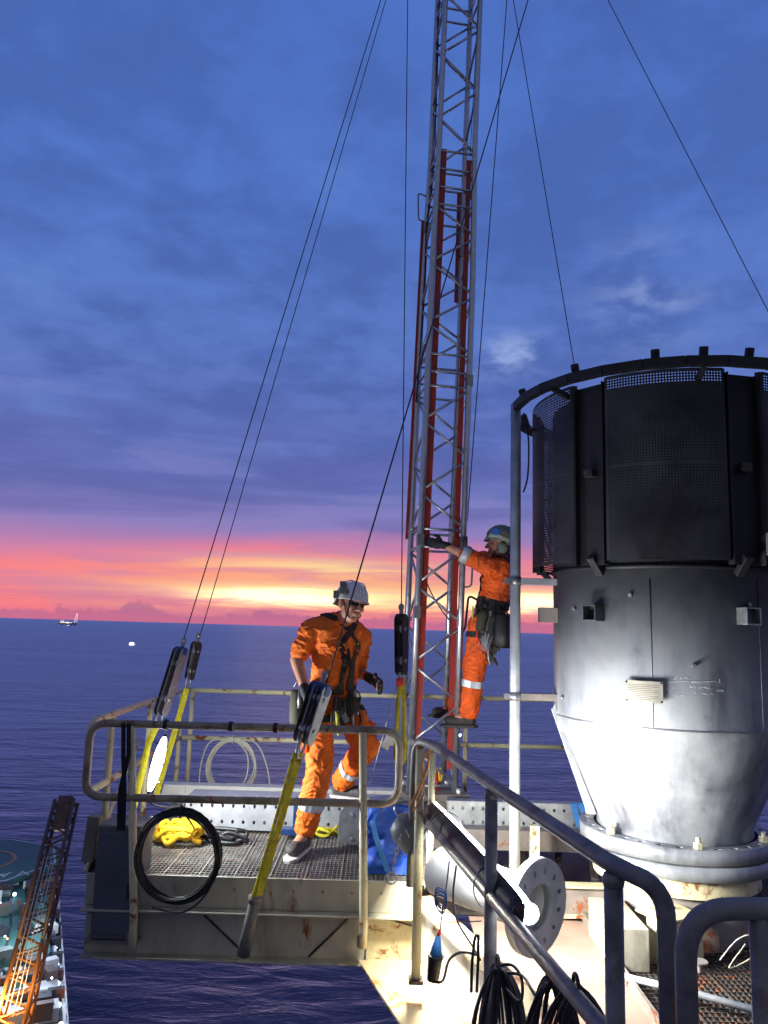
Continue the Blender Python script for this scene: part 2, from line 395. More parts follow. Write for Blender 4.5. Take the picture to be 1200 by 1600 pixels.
# ------------------------------------------------------------------ sea
SEA = -60.0
def sea_mat():
    m = bpy.data.materials.new('sea_water'); m.use_nodes = True; t = NT(m.node_tree); b = t.n['Principled BSDF']
    tcn = t.new('ShaderNodeTexCoord'); mp = t.new('ShaderNodeMapping'); t.put(mp.inputs[0], tcn.outputs['Object'])
    mp.inputs['Rotation'].default_value = (0, 0, rad(8)); mp.inputs['Scale'].default_value = (.38, 1, 1)
    a = t.noise(mp.outputs[0], .045, 3, .5, .4); c = t.noise(mp.outputs[0], .20, 5, .6, .6)
    big = t.noise(mp.outputs[0], .006, 4, .6)
    hgt = t.math('ADD', t.math('MULTIPLY', a, 2.4), t.math('MULTIPLY', t.math('MULTIPLY', c, t.math('ADD', .1, t.math('MULTIPLY', big, 1.5))), 1.2))
    bp = t.new('ShaderNodeBump'); bp.inputs['Strength'].default_value = 1; bp.inputs['Distance'].default_value = 1.0
    t.put(bp.inputs['Height'], hgt)
    t.n.remove(b); df = t.new('ShaderNodeBsdfDiffuse'); gl = t.new('ShaderNodeBsdfGlossy'); fr = t.new('ShaderNodeFresnel'); fr.inputs[0].default_value = 1.33
    t.put(df.inputs[0], t.mix(big, (.046, .034, .080, 1), (.074, .050, .112, 1)))
    gl.inputs['Color'].default_value = (.88, .92, 1, 1); gl.inputs['Roughness'].default_value = .44
    for n_ in (df, gl, fr): t.l.new(bp.outputs[0], n_.inputs['Normal'])
    mx = t.new('ShaderNodeMixShader'); t.put(mx.inputs[0], t.math('MINIMUM', fr.outputs[0], .8)); t.l.new(df.outputs[0], mx.inputs[1]); t.l.new(gl.outputs[0], mx.inputs[2])
    t.l.new(mx.outputs[0], t.n['Material Output'].inputs[0])
    return m
m = M(); R_ = 120000
m.add([(-R_, -2000, SEA), (R_, -2000, SEA), (R_, R_, SEA), (-R_, R_, SEA)], [(0, 1, 2, 3)])
struct('sea', m, sea_mat())

# ------------------------------------------------------------------ worker deck
XL, XR, YF, YB = -1.66, .34, 4.74, 6.55
m = M()
for i in range(int((XR-XL)/.026)+1):
    xx = XL+.01+i*.026; big_ = (i % 8 == 0)
    m.box((xx, (YF+YB)/2, -.014 if big_ else -.017), (.007 if big_ else .003, YB-YF, .028), None)
for j in range(int((YB-YF)/.042)+1): m.box(((XL+XR)/2, YF+.012+j*.042, -.008), (XR-XL, .006, .008))
struct('deck', m, GRATE)
pf = thing('steel_platform', 'small painted steel work platform with a deep grey edge beam hanging out over the sea', 'platform', (-.7, 5.6, -.45))
m = M()
m.box(((XL+.24)/2-.0, YF-.012, -.075), (.24-XL, .016, .17))
m.box(((XL+.24)/2, YF-.035, -.168), (.24-XL, .11, .012))
m.build('edge_beam', FASC, pf, .003)
m = M(); m.box(((XL-.04)/2, YF+.03, -.305), (-.04-XL, .014, .25)); m.box(((XL-.04)/2, YF+.0, -.436), (-.04-XL, .09, .012)); m.build('skirt_plate', FASC, pf, .002)
m = M(); m.box((.10, YF+.032, -.305), (.262, .014, .25)); m.build('skirt_plate', PAINT, pf, .002)
m = M()
for q in range(5): m.box((XL+.2+q*.42, 5.65, -.10), (.05, 1.75, .12))
m.box((XL+.02, 5.65, -.12), (.02, 1.8, .2)); m.box((-.66, 6.56, -.12), (1.96, .02, .2))
m.build('joist', PAINT_D, pf)
for (a, b_) in (((-1.0, -.19), (-.72, -.42)), ((-.12, -.19), (-.36, -.42)), ((.0, -.18), (.24, -.24))):
    m = M(); m.tube([(a[0], YF+.016, a[1]), (b_[0], YF+.016, b_[1])], .006, 8); m.build('brace', DARK, pf)
# lit girder running towards the camera
gd = thing('girder', 'rust stained white girder running from the platform towards the viewer, brightly lit', 'girder', (.4, 4.2, -.45))
dv = V((.30, -.95, 0)).normalized()
p0 = V((.12, 4.80, 0)); p1 = p0+dv*3.2; nr = V((dv.y, -dv.x, 0))*-1
m = M()
def gp(s_, o_, z_): return p0+dv*s_+V((.953, .302, 0))*o_+V((0, 0, z_))
def gbox(m, s0, s1, o0, o1, z0, z1):
    vs = [gp(s, o, z) for s in (s0, s1) for o in (o0, o1) for z in (z0, z1)]
    m.add(vs, [(0, 1, 3, 2), (4, 6, 7, 5), (0, 4, 5, 1), (2, 3, 7, 6), (0, 2, 6, 4), (1, 5, 7, 3)])
RUSTY = mat('rust_stained_white', (186, 168, 134), .5, 0, .2, 2, .42, .15, rustcol=(190, 130, 76), stretch=(1, 1, .35))
gbox(m, 0, 3.2, -.20, .20, -.44, -.425); m.build('lower_flange', RUSTY, gd, .002)
m = M(); gbox(m, 0, 3.2, .13, .145, -.425, -.12); m.build('web', WHITE, gd)
m = M(); gbox(m, 0, 3.2, .10, .24, -.12, -.105); m.build('upper_flange', RUSTY, gd, .002)
m = M()
for q in range(4): gbox(m, .35+q*.8, .36+q*.8, -.10, .13, -.425, -.12)
# right hand deck: steel plate, then grating
m = M(); m.add([(.46, 5.3, -.35), (1.22, 5.3, -.35), (1.24, 2.2, -.35), (1.15, 1.6, -.35), (.9, 1.0, -.35), (.9, 3.2, -.35)], [(0, 1, 2, 3, 4, 5)][::-1])
m.v = []; m.f = []; m.sm = []
m.box((.98, 3.1, -.356), (.72, 4.6, .012))
m.add([(.36, 4.95, -.35), (.62, 4.95, -.35), (.62, 3.4, -.35), (.62, 4.1, -.35)], [(0, 1, 2)])
struct('deck_plate', m, SEATRAY)
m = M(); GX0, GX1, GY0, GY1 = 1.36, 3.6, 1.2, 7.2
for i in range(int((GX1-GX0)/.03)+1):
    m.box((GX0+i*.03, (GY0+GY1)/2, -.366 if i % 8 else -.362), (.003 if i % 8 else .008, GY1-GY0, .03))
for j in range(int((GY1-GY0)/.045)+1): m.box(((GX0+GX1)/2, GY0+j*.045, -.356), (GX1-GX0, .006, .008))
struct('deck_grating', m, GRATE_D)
kb = M(); kb.bar((1.35, 1.0, -.33), (1.35, 5.6, -.33), .02, .07); solo('kerb', kb, PAINT_D, 'low steel toe plate between the pink plate and the dark grating', 'toe plate')
pb = thing('steel_beam', 'cream painted steel beam on edge behind the pipe flange, under the perforated strut', 'beam', (1.1, 5.2, -.35))
m = M(); m.box((1.15, 5.25, -.14), (.75, .10, .012)); m.box((1.15, 5.25, -.32), (.75, .10, .012)); m.build('flange', PAINT, pb, .002)
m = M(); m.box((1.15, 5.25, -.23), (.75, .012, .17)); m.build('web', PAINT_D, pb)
m = M(); m.box((1.06, 5.36, .02), (.06, .06, .35)); m.build('stub_post', PAINT, pb, .004)
# under-structure behind
bg_ = thing('support_frame', 'dark rusty beams and cross pieces under the stack behind the perforated strut', 'frame', (1.5, 6.6, -.4))
m = M(); m.box((1.2, 6.75, -.05), (2.2, .16, .2)); m.build('beam', DARK, bg_, .004)
m = M(); m.box((1.15, 5.9, -.03), (1.7, .12, .14)); m.build('beam', PAINT_D, bg_, .004)
m = M(); m.box((.75, 6.2, -.33), (2.2, 1.9, .02)); m.build('floor_plate', DARK, bg_)
for q in range(3):
    m = M(); m.bar((1.0+q*.25, 5.5, -.2), (1.25+q*.25, 6.6, -.06), .05, .06); m.build('strut', DARK, bg_, .004)

# ------------------------------------------------------------------ back beam and drilled struts
bb = thing('box_beam', 'long white painted beam with rust spots along the far edge of the work platform', 'beam', (-.7, 6.6, 0))
m = M(); m.box((-.75, 6.62, .075), (2.05, .14, .145)); m.build('beam', WHITE, bb, .006)
m = M(); m.box((-1.56, 6.54, .075), (.012, .02, .16)); m.build('stiffener', WHITE, bb)
def drilled(name, label, x0, x1, yf, z0, z1, dep, pitch, rows, hr, mt, grp=None):
    r_ = thing(name, label, 'strut', ((x0+x1)/2, yf+dep/2, z0), grp)
    n_ = int((x1-x0)/pitch); px_ = (x1-x0)/n_; pz = (z1-z0)/rows
    m = M(); m.holed(n_, rows, lambda a, b, h: V((x0+a*px_, yf+h, z0+b*pz)), hr, .006); m.build('drilled_face', mt, r_)
    m = M(); m.holed(n_, 2, lambda a, b, h: V((x0+a*px_, yf+b*dep/2, z1-h)), hr*.7, .006); m.build('drilled_top', mt, r_)
    m = M(); m.box(((x0+x1)/2, yf+dep, (z0+z1)/2), (x1-x0, .006, z1-z0)); m.box(((x0+x1)/2, yf+dep/2, z0+.003), (x1-x0, dep-.01, .006)); m.build('channel_back', mt, r_)
    return r_
drilled('drilled_channel', 'long aluminium channel with a row of round holes on the grating under the left worker', -1.35, .16, 5.72, .02, .235, .26, .075, 2, .13, HOLEB)
drilled('drilled_channel', 'grey drilled channel on edge right of the mast foot, a blue strap at its end', .55, 1.78, 6.1, -.02, .18, .10, .075, 2, .14, GALVP)
m = M()
for k in range(2):
    a = onz(862+k*6, 1250, .19); b_ = onz(872+k*18, 1288, .02); m.strip([(1.50+k*.05, 6.10, .19), (1.50+k*.05, 6.085, .185), (1.52+k*.08, 6.06, .09), (1.56+k*.09, 6.02, -.02)], [(0, -1, .2)]*4, .045)
solo('strap', m, BLUES, 'light blue strap hanging over the end of the drilled channel', 'strap')
m = M(); m.box((-.55, 5.66, .15), (.05, .05, .2)); m.box((-.57, 5.62, .05), (.16, .09, .04)); m.box((-.52, 5.70, .24), (.10, .06, .03))
solo('clamp', m, BLUEP, 'small blue clamp gripping the drilled channel beside the coils', 'clamp', bevel=.004)
gus = M()
poly = [(-.05, 0), (.07, 0), (.09, .06), (.09, .26), (.05, .31), (-.05, .31), (-.09, .25), (-.09, .06)]
c = at(548, 1330, 5.55)
gus.prism(poly, .012, lambda a, b, h: V((c.x+a, 5.55+h, c.z+.0+b)))
gb = thing('gusset_plate', 'grey end plate with bolt holes standing beside the blue bag', 'plate', (c.x, 5.55, c.z))
gus.build('plate', GALV, gb, .003)
for hx, hz_ in ((.0, .24), (.0, .08), (.055, .16)):
    m = M(); m.cyl((c.x+hx, 5.535, c.z+hz_), (c.x+hx, 5.565, c.z+hz_), .012, 12); m.build('bolt', ALU, gb)

# ------------------------------------------------------------------ guard rails
RP = .0225
TOPZ, MIDZ, YN = .87, .46, 4.6
def rail(name, label): return thing(name, label, 'railing', (0, 4.6, 0))
nr_ = thing('guard_rail', 'weathered pipe guard rail with rounded corners in front of the left worker', 'railing', (-.7, YN, -.4))
xl, xr = at(138, 1180, YN).x, .13
loop = [(xl, YN, (TOPZ+MIDZ)/2), (xl, YN, TOPZ), (xr, YN+.03, TOPZ), (xr, YN+.03, MIDZ), (xl, YN, MIDZ)]
m = M(); m.tube(fillet(loop, .11, 8, True), RP, 12, True); m.build('rail_loop', SHADED, nr_)
for pxp, pyb in ((205, 1492), (567, 1482)):
    q = at(pxp, pyb, YN+.03); qt = at(pxp, 1140, YN)
    m = M(); m.tube([(q.x, YN+.045, q.z), (q.x, YN+.03, -.2), (qt.x, YN, TOPZ-.01)], [RP*1.08, RP*1.05, RP*.98], 12); m.build('post', PAINT, nr_)
for pxp in (205, 567):
    q = at(pxp, 1440, YN+.03); m = M(); m.box((q.x, YN+.075, -.3), (.06, .05, .05)); m.build('bracket', PAINT_D, nr_, .003)
for px_ in (258, 360, 430):
    q = at(px_, 1140, YN); m = M(); m.lathe([(RP+.006, -.012), (RP+.008, 0), (RP+.006, .012)], 14, (q.x, YN+.012, TOPZ), Matrix.Rotation(rad(90), 3, 'Y')); m.build('tape_wrap', BLACK, nr_)
for k in range(9):
    q = XL+.35+k*.17
    if q < .2: m = M(); m.lathe([(.009, 0), (.009, .007), (0, .008)], 6, (q, YF-.0205, -.055), Matrix.Rotation(rad(90), 3, 'X'), smooth=False); m.build('bolt', PAINT_D, pf)
# left side rail
sr = thing('guard_rail', 'rusty side guard rail with rounded end on the left edge of the platform, going away', 'railing', (-1.6, 5.6, 0))
c1_, c2_ = V((xl-.02, YN+.05, 0)), V((-1.74, 7.0, 0))
def sp_(t, z): p = c1_.lerp(c2_, t); return V((p.x, p.y, z))
m = M(); m.tube(fillet([sp_(0, .66), sp_(0, TOPZ), sp_(1, TOPZ)], .12), RP, 12); m.build('top_rail', PAINT, sr)
m = M(); m.tube(fillet([sp_(0, .66), sp_(0, MIDZ), sp_(1, MIDZ)], .1), RP, 12); m.build('mid_rail', PAINT, sr)
for t_ in (.17, .55, .98):
    m = M(); m.tube([sp_(t_, -.1), sp_(t_, TOPZ)], RP*.95, 12); m.build('post', PAINT, sr)
m = M(); m.tube([sp_(.05, .0), sp_(.45, .62)], .014, 8); m.build('stay', PAINT, sr)
# far rail
fr = thing('guard_rail', 'cream painted far guard rail with two thin bars against the sea', 'railing', (0, 7.05, 0))
fa, fb = V((-1.76, 7.0, 0)), V((1.95, 7.08, 0))
for z_ in (TOPZ, MIDZ):
    m = M(); m.tube([fa+V((0, 0, z_)), fa.lerp(fb, .5)+V((0, 0, z_-.004)), fb+V((0, 0, z_))], RP*.95, 10); m.build('bar', PAINT, fr)
for px_ in (300, 728, 1010):
    q = at(px_, 1100, 7.08); m = M(); m.tube([(q.x, 7.1, -.1), (q.x, 7.07, TOPZ)], RP*.95, 10); m.build('post', PAINT, fr)
# right hand walkway rail
rr = thing('handrail', 'heavy grey pipe handrail sweeping from the mast foot towards the viewer and bending down', 'railing', (.5, 3, -.35))
A = onz(668, 1160, TOPZ); B = onz(768, 1226, TOPZ); C_ = onz(958, 1352, TOPZ); D = V((C_.x+.115, C_.y-.42, TOPZ-.02))
D = onz(1030, 1375, TOPZ)
bend = at(1042, 1480, D.y)
pts = fillet([A+V((-.07, .10, -.75)), A+V((-.06, .08, .0)), A+V((.03, -.1, 0)), B, C_, V((bend.x, D.y, TOPZ-.02)), V((bend.x+.005, D.y, -.35))], .15, 9)
m = M(); m.tube(pts, .0235, 16); m.build('top_rail', RAILG, rr)
mA, mB = onz(655, 1268, MIDZ), onz(935, 1600, MIDZ)
mC = mA+(mB-mA)*1.25
m = M(); m.tube([mA, mB, mC], .0235, 16); m.build('mid_rail', RAILG, rr)
for nm, px_, py_, P in (('post', 655, 1525, A+V((-.035, .03, 0))), ('post', 757, 1600, B), ('post', 962, 1600, C_)):
    bot = -.30 if px_ == 655 else -.42
    m = M(); m.tube([(P.x, P.y, bot), (P.x, P.y, TOPZ-.02)], .0245, 16); pt = m.build(nm, RAILG if px_ != 655 else PAINT, rr)
    if px_ == 655:
        m = M(); m.box((P.x, P.y, bot-.01), (.075, .075, .02)); m.build('foot', DARK, pt, .003)
for P in (B, C_):
    m = M(); m.lathe([(.025, -.052), (.0285, -.040), (.0285, -.030), (.024, -.022)], 18, (P.x, P.y, TOPZ)); m.build('weld_collar', RAILG, rr)
q = at(673, 1300, 4.35); m = M(); m.tube([(q.x, 4.35, .1), (q.x, 4.35, TOPZ-.03)], .019, 12); m.build('post', PAINT, rr)
r2 = thing('handrail', 'dark pipe handrail hoop in the bottom right corner nearest the viewer', 'railing', (.8, 1.75, -.35))
e0 = onz(1100, 1402, TOPZ); y2 = e0.y-.08; hx = at(1072, 1520, y2).x
m = M(); m.tube(fillet([(hx, y2, -.35), (hx, y2, TOPZ), (hx+.6, y2+.05, TOPZ)], .11, 10), .0235, 18); m.build('hoop', RAILG, r2)
hp = at(1188, 1500, y2+.02).x
m = M(); m.tube([(hp, y2+.02, -.35), (hp, y2+.02, TOPZ)], .021, 16); m.build('post', RAILG, r2)
# small low pipe across the right deck
lp = thing('pipe_run', 'thin grey pipe with a valve lying across the dark grating at the lower right', 'pipe', (1.5, 3.6, -.33))
a_, b_ = onz(966, 1524, -.30), onz(1200, 1586, -.30)
m = M(); m.tube([a_, a_.lerp(b_, .5)+V((0, 0, .01)), b_+(b_-a_)*.3], .018, 12); m.build('pipe', GALVP, lp)
vv = onz(1093, 1520, -.24); m = M(); m.cyl(vv, vv+V((0, 0, .05)), .012, 10); m.cyl(vv+V((0, 0, .05)), vv+V((0, 0, .058)), .045, 14); m.build('valve', PAINT_D, lp, .002)

# ------------------------------------------------------------------ junction plate, bracket at left
jb = thing('junction_box', 'big dull grey steel box fixed to the left corner of the platform', 'box', (-1.5, 4.75, -.45))
m = M(); m.box((-1.475, 4.80, -.02), (.25, .26, .62)); m.build('housing', mat('dull_blue_steel', (92, 94, 100), .5, .1, .3, 3, .15, .2, dirt=((70, 54, 50), .6)), jb, .012)
m = M(); m.box((-1.475, 4.662, -.02), (.21, .012, .55)); m.build('door', mat('blue_grey_door', (84, 90, 102), .5, .1, .3, 3, .1, .2), jb, .004)
m = M(); m.box((-1.39, 4.648, -.06), (.018, .02, .10)); m.build('latch', DARK, jb, .003)
m = M(); m.box((-1.48, 4.78, -.345), (.30, .2, .02)); m.build('shelf', PAINT_D, jb)
jb2 = thing('bracket', 'rusty angled bracket sticking out left of the grey steel box', 'bracket', (-1.68, 4.8, -.1))
m = M(); m.box((-1.69, 4.85, .17), (.07, .08, .26), Matrix.Rotation(rad(4), 3, 'Y')); m.build('plate', PAINT_D, jb2, .004)
m = M(); m.prism([(-.06, 0), (.05, 0), (.05, -.2)], .05, lambda a, b, h: V((-1.66+a, 4.85+h, .04+b))); m.build('gusset', DARK, jb2, .003)
for dx, ln in ((-1.555, .42), (-1.46, .5)):
    pass
m = M()
for k, (x0_, x1_) in enumerate(((-1.46, -1.43), (-1.43, -1.455))):
    m.strip([(x0_, 4.55, TOPZ+.01), (x0_+.01, 4.56, .7), (x1_-.005, 4.58, .5), (x1_, 4.60, .28)], [(0, -1, 0)]*4, .025)
solo('strap', m, BLACK, 'dark strap hanging from the near rail left corner down to the grey steel box', 'strap')

# ------------------------------------------------------------------ stack
SX, SY = at(1052, 1300, 5.25).x, 5.25
RC = SX-at(869, 1000, 5.25).x
stk = thing('exhaust_stack', 'huge steel exhaust stack with cone base and sooty perforated top at the right', 'stack', (SX, SY, -.4))
Z1, Z0 = .93, .24
m = M(); m.lathe([(RC, Z1), (RC, 2.0), (RC, 3.0), (RC-.02, 3.0), (RC-.02, Z1)], 96, (SX, SY, 0)); m.build('shell', STACK, stk)
m = M(); m.lathe([(.48, Z0), (.48, Z0+.05), (RC+.002, Z1)], 96, (SX, SY, 0)); cone = m.build('cone', STACK, stk)
m = M(); m.lathe([(RC+.001, Z1-.006), (RC+.006, Z1), (RC+.001, Z1+.006)], 96, (SX, SY, 0)); m.build('weld_seam', GALV, stk)
FR_ = .59
# upper flange with real holes on its top
def flange(z0, z1, name, holes=True):
    m = M(); n_ = 32
    m.lathe([(.46, z0), (FR_, z0), (FR_, z1), (FR_-.0001, z1)], 96, (SX, SY, 0))
    def fn(a, b, h):
        an = 2*math.pi*a/n_; r_ = FR_ - b*(FR_-.50); return V((SX+r_*math.cos(an), SY+r_*math.sin(an), z1-h))
    m.holed(n_, 1, fn, .22, .035); return m.build(name, STACK, stk)
flange(.160, .245, 'flange'); flange(.068, .150, 'flange')
m = M(); m.lathe([(.45, -.45), (.45, .066), (.44, .066)], 64, (SX, SY, 0)); m.build('pedestal', PAINT_D, stk)
m = M(); m.lathe([(.51, -.05), (.51, .062), (.48, .064)], 64, (SX, SY, 0)); m.build('packing_ring', PAINT, stk)
for an in (-152, -96+0, -40, 28, 90, 150):
    a = rad(an); r_ = (FR_+.5)/2; cx, cy = SX+r_*math.cos(a), SY+r_*math.sin(a)
    m = M(); m.lathe([(.028, 0), (.028, .035), (.0, .036)], 6, (cx, cy, .246), smooth=False); m.lathe([(.015, .03), (.015, .06), (0, .06)], 12, (cx, cy, .246)); m.build('bolt', mat('bright_bolt', (214, 206, 176), .35, .4, .1, 20, 0, 0) if an == -152 else bpy.data.materials['bright_bolt'], stk)
def cylp(px, py, off=0.0):
    """point of the shell seen at a pixel of the photograph (shell cylinder intersection)"""
    d = ray(px, py); o = V((0, 0, EYE)); a = d.x*d.x+d.y*d.y; b = -2*(d.x*SX+d.y*SY); c = SX*SX+SY*SY-(RC+off)**2
    disc = max(b*b-4*a*c, 0); t = (-b-math.sqrt(disc))/(2*a); return o+d*t
def shell(th, z, off=0): return V((SX+(RC+off)*math.cos(th), SY+(RC+off)*math.sin(th), z))
def ang(px, py): p = cylp(px, py); return math.atan2(p.y-SY, p.x-SX), p.z
# welds, rib and small fittings
for th_ in (-2.05, -1.2, .4, 2.2):
    m = M(); m.tube([shell(th_, z_, .001) for z_ in (Z1, 1.3, 1.8)], .004, 6); m.build('weld_seam', STACK, stk)
m = M(); m.prism([(RC+.004, .96), (RC+.004, 1.0), (RC+.035, .96), (.56, .30), (.50, .30)], .012, lambda a, b, h: V((SX-a, SY+h, b))); m.build('rib', STACK, stk, .002)
m = M(); m.lathe([(RC+.001, 1.86), (RC+.012, 1.865), (RC+.012, 1.885), (RC+.001, 1.89)], 96, (SX, SY, 0)); m.build('band', SOOT, stk)
for th_, zz_ in ((-2.75, 1.62), (-2.2, 1.70), (-1.75, 1.30), (-1.3, 1.66), (-2.95, 1.05)):
    m = M(); o_ = V((math.cos(th_), math.sin(th_), 0)); m.cyl(shell(th_, zz_), shell(th_, zz_, .02), .012, 8); m.build('stud', GALV, stk)
# square lugs on the shell
for (px_, py_, sz) in ((934, 958, .10), (1162, 963, .10)):
    th, zc_ = ang(px_, py_); o_ = V((math.cos(th), math.sin(th), 0)); tt = V((-o_.y, o_.x, 0))
    p = shell(th, zc_, .045); Rm = Matrix((tt, o_, V((0, 0, 1)))).transposed()
    m = M()
    for dx, dz, a_, b_ in ((-.045, 0, .008, .1), (.045, 0, .008, .1), (0, .045, .098, .008), (0, -.045, .098, .008)): m.box(p+tt*dx+V((0, 0, dz)), (a_, .09, b_), Rm)
    m.box(p-o_*.03, (.085, .01, .085), Rm); m.build('lug_box', STACK if px_ < 1000 else GALV, stk, .002)
p = V((SX-RC-.05, 5.25, at(851, 961, 5.25).z)); m = M(); m.box(p, (.13, .09, .10)); m.build('lug_box', PAINT_D, stk, .003)
for (px_, py_) in ((1172, 855),):
    th, zc_ = ang(px_, py_); m = M(); m.box(shell(th, zc_, .2), (.11, .03, .13)); m.build('lug_box', GALV, stk, .003)
# name plate
t0, zt = ang(979, 1061); t1, zb = ang(1036, 1097)
m = M(); pts_ = []
th0, zt0 = ang(980, 1062); th1, _ = ang(1036, 1066); _, zb0 = ang(980, 1095)
NPn = 8
def plate_pt(a, b, h): return shell(th0+(th1-th0)*a, zb0+(zt0-zb0)*b-.012*a*0, .03+h)
vs = []; fs = []
for i in range(NPn+1):
    for (b_, h) in ((0, 0), (1, 0), (1, .004), (0, .004)): vs.append(plate_pt(i/NPn, b_, h))
for i in range(NPn):
    for k in range(4): fs.append((i*4+k, i*4+4+k, i*4+4+(k+1) % 4, i*4+(k+1) % 4))
fs += [(0, 1, 2, 3), (NPn*4+3, NPn*4+2, NPn*4+1, NPn*4)]
m.add(vs, fs); npl = m.build('name_plate', PLATE, stk)
m = M()
for r_ in range(9):
    zf = .14+r_*.085; e1 = .9 if r_ % 3 else .72
    m.strip([plate_pt(.08+(e1-.08)*k/6, zf, .0041) for k in range(7)], [shell(th0, 0)-V((SX, SY, 0))]*7, .0022, .0004)
m.build('engraved_lines', DARK, npl)
m = M()
for a, b in ((.04, .07), (.96, .07), (.04, .93), (.96, .93)):
    m = M(); m.ell(plate_pt(a, b, .005), (.006, .006, .006), None, 8, 6); m.build('screw', DARK, npl)
# chalk handwriting scribbled on the shell
m = M(); random.seed(5)
def scrib(x0, y0, x1, amp, step_=2.2):
    xx = x0; cur = []; sk = random.random()
    while xx < x1:
        if random.random() < .14:
            if len(cur) > 2: yield cur
            cur = []; xx += step_*1.6
        yy = y0+(xx-x0)*.03+random.uniform(-amp, amp*.6); cur.append((xx, yy)); xx += step_*random.uniform(.35, .9)
    if len(cur) > 2: yield cur
for (x0, y0, x1, am) in ((1052, 1060, 1078, 3.2), (1082, 1066, 1100, 2.0), (1046, 1075, 1070, 2.4), (1074, 1074, 1112, 2.2), (1050, 1086, 1078, 3.0), (1084, 1083, 1114, 2.4), (1120, 1079, 1132, 2.2)):
    for st in scrib(x0, y0, x1, am):
        m.tube(catmull([cylp(a, b, .0015) for a, b in st], 3), .0012, 5)
for (x0, y0, x1, y1) in ((1046, 1066, 1080, 1064), (1080, 1066, 1124, 1064), (1124, 1061, 1125, 1067)):
    m.tube([cylp(x0+(x1-x0)*k/5, y0+(y1-y0)*k/5, .0015) for k in range(6)], .0012, 5)
for (x0, y0) in ((1040, 1077), (1040, 1087)): m.tube([cylp(x0, y0, .0015), cylp(x0+4, y0, .0015)], .0014, 5)
m.build('chalk_writing', CHALK, stk)
# perforated screens
RS = SX-at(836, 850, 5.25).x; ZS0, ZS1 = 1.90, 3.04
def panel_mesh():
    m = M(); span = rad(47); nu = int(RS*span/.0168); nv = int((ZS1-ZS0)/.0168)
    def fn(a, b, h):
        an = (a/nu-.5)*span; e = abs(a/nu-.5)*2; r_ = RS-max(0, e-.94)*.5
        return V((r_*math.cos(an), r_*math.sin(an), ZS0+(ZS1-ZS0)*b/nv))
    m.holed(nu, nv, fn, .27, 0, skip=lambda i, j: i < 2 or i >= nu-2 or j < 1 or j >= nv-1 or (j == nv//2))
    return m
pm = panel_mesh()
sc0 = None
A0 = math.atan2(at(1045, 700, 4.3).y-SY, at(1045, 700, 4.3).x-SX)
for k in range(6):
    if sc0 is None: sc0 = pm.build('perforated_screen', SCREEN, None, off=(0, 0, 0)); so = sc0
    else: so = sc0.copy(); COL.objects.link(so)
    so.parent = stk; so.location = (0, 0, .4); so.rotation_euler = (0, 0, A0+k*rad(60)-.02)
    a = A0+k*rad(60)-.02
    # recessed seam channel and its brackets between panels
    ac = a+rad(30); o_ = V((math.cos(ac), math.sin(ac), 0)); tt = V((-o_.y, o_.x, 0)); Rm = Matrix((tt, o_, V((0, 0, 1)))).transposed()
    m = M(); m.box(V((SX, SY, (ZS0+ZS1)/2-.02))+o_*(RS-.055), (.21, .008, ZS1-ZS0), Rm)
    for s_ in (-1, 1): m.box(V((SX, SY, (ZS0+ZS1)/2-.02))+o_*(RS-.03)+tt*s_*.10, (.006, .05, ZS1-ZS0), Rm)
    m.build('seam_channel', SOOT, stk)
    m = M(); m.box(V((SX, SY, 2.45))+o_*(RS-.02), (.06, .05, .05), Rm); m.build('clip', DARK, stk, .004)
    m = M(); q = V((SX, SY, 1.83))+o_*(RC+.02); m.bar(q, V((SX, SY, 1.93))+o_*(RS-.02), .05, .04); m.build('screen_bracket', SOOT, stk, .003)
# top ring carried by pole
RR = SX-at(806, 640, 5.25).x; ZR = at(806, 636, 5.25).z
sf = thing('ring_frame', 'tall pale steel pole beside the right worker carrying a dark ring round the stack top', 'frame', (SX-RR, 5.25, -.4))
PXp = SX-RR
m = M(); m.tube([(PXp, 5.25, -.35), (PXp, 5.25, 1.2), (PXp, 5.25, ZR+.02)], .036, 20); m.build('pole', GALVP, sf)
m = M(); nseg = 28; pr_ = [(RR*math.cos(2*math.pi*k/nseg+math.pi), RR*math.sin(2*math.pi*k/nseg+math.pi)) for k in range(nseg)]
for k in range(nseg):
    a, b_ = pr_[k], pr_[(k+1) % nseg]
    m.bar((SX+a[0], SY+a[1], ZR), (SX+b_[0], SY+b_[1], ZR), .05, .055)
ring = m.build('ring', SOOT, sf)
for an in (-173, -140, -112, -97, -82, -60, -30, 0, 40, 80, 120, 150):
    a = rad(an); q = V((SX+RR*math.cos(a), SY+RR*math.sin(a), ZR)); o_ = V((math.cos(a), math.sin(a), 0))
    m = M(); m.tube([q-o_*.04+V((0, 0, -.01)), q-o_*.01+V((0, 0, .09))], .026, 12); m.build('stub', SOOT, ring, .004)
for an in (-150, -97, -50, 10, 70, 130):
    a = rad(an); o_ = V((math.cos(a), math.sin(a), 0)); q = V((SX, SY, 0))
    m = M(); m.bar(q+o_*RS*.99+V((0, 0, ZR-.06)), q+o_*RR+V((0, 0, ZR-.02)), .03, .03); m.build('stay', SOOT, ring)
m = M(); m.tube(catmull([(PXp+.05, 5.22, ZR-.05), (PXp+.08, 5.2, ZR-.25), (PXp+.075, 5.2, ZR-.5), (PXp+.045, 5.2, ZR-.62)]), .006, 6); m.tube([(PXp+.03, 5.25, ZR-.14), (PXp+.10, 5.25, ZR-.17), (PXp+.2, 5.25, ZR-.14)], .012, 8); m.build('cable', BLACK, sf)
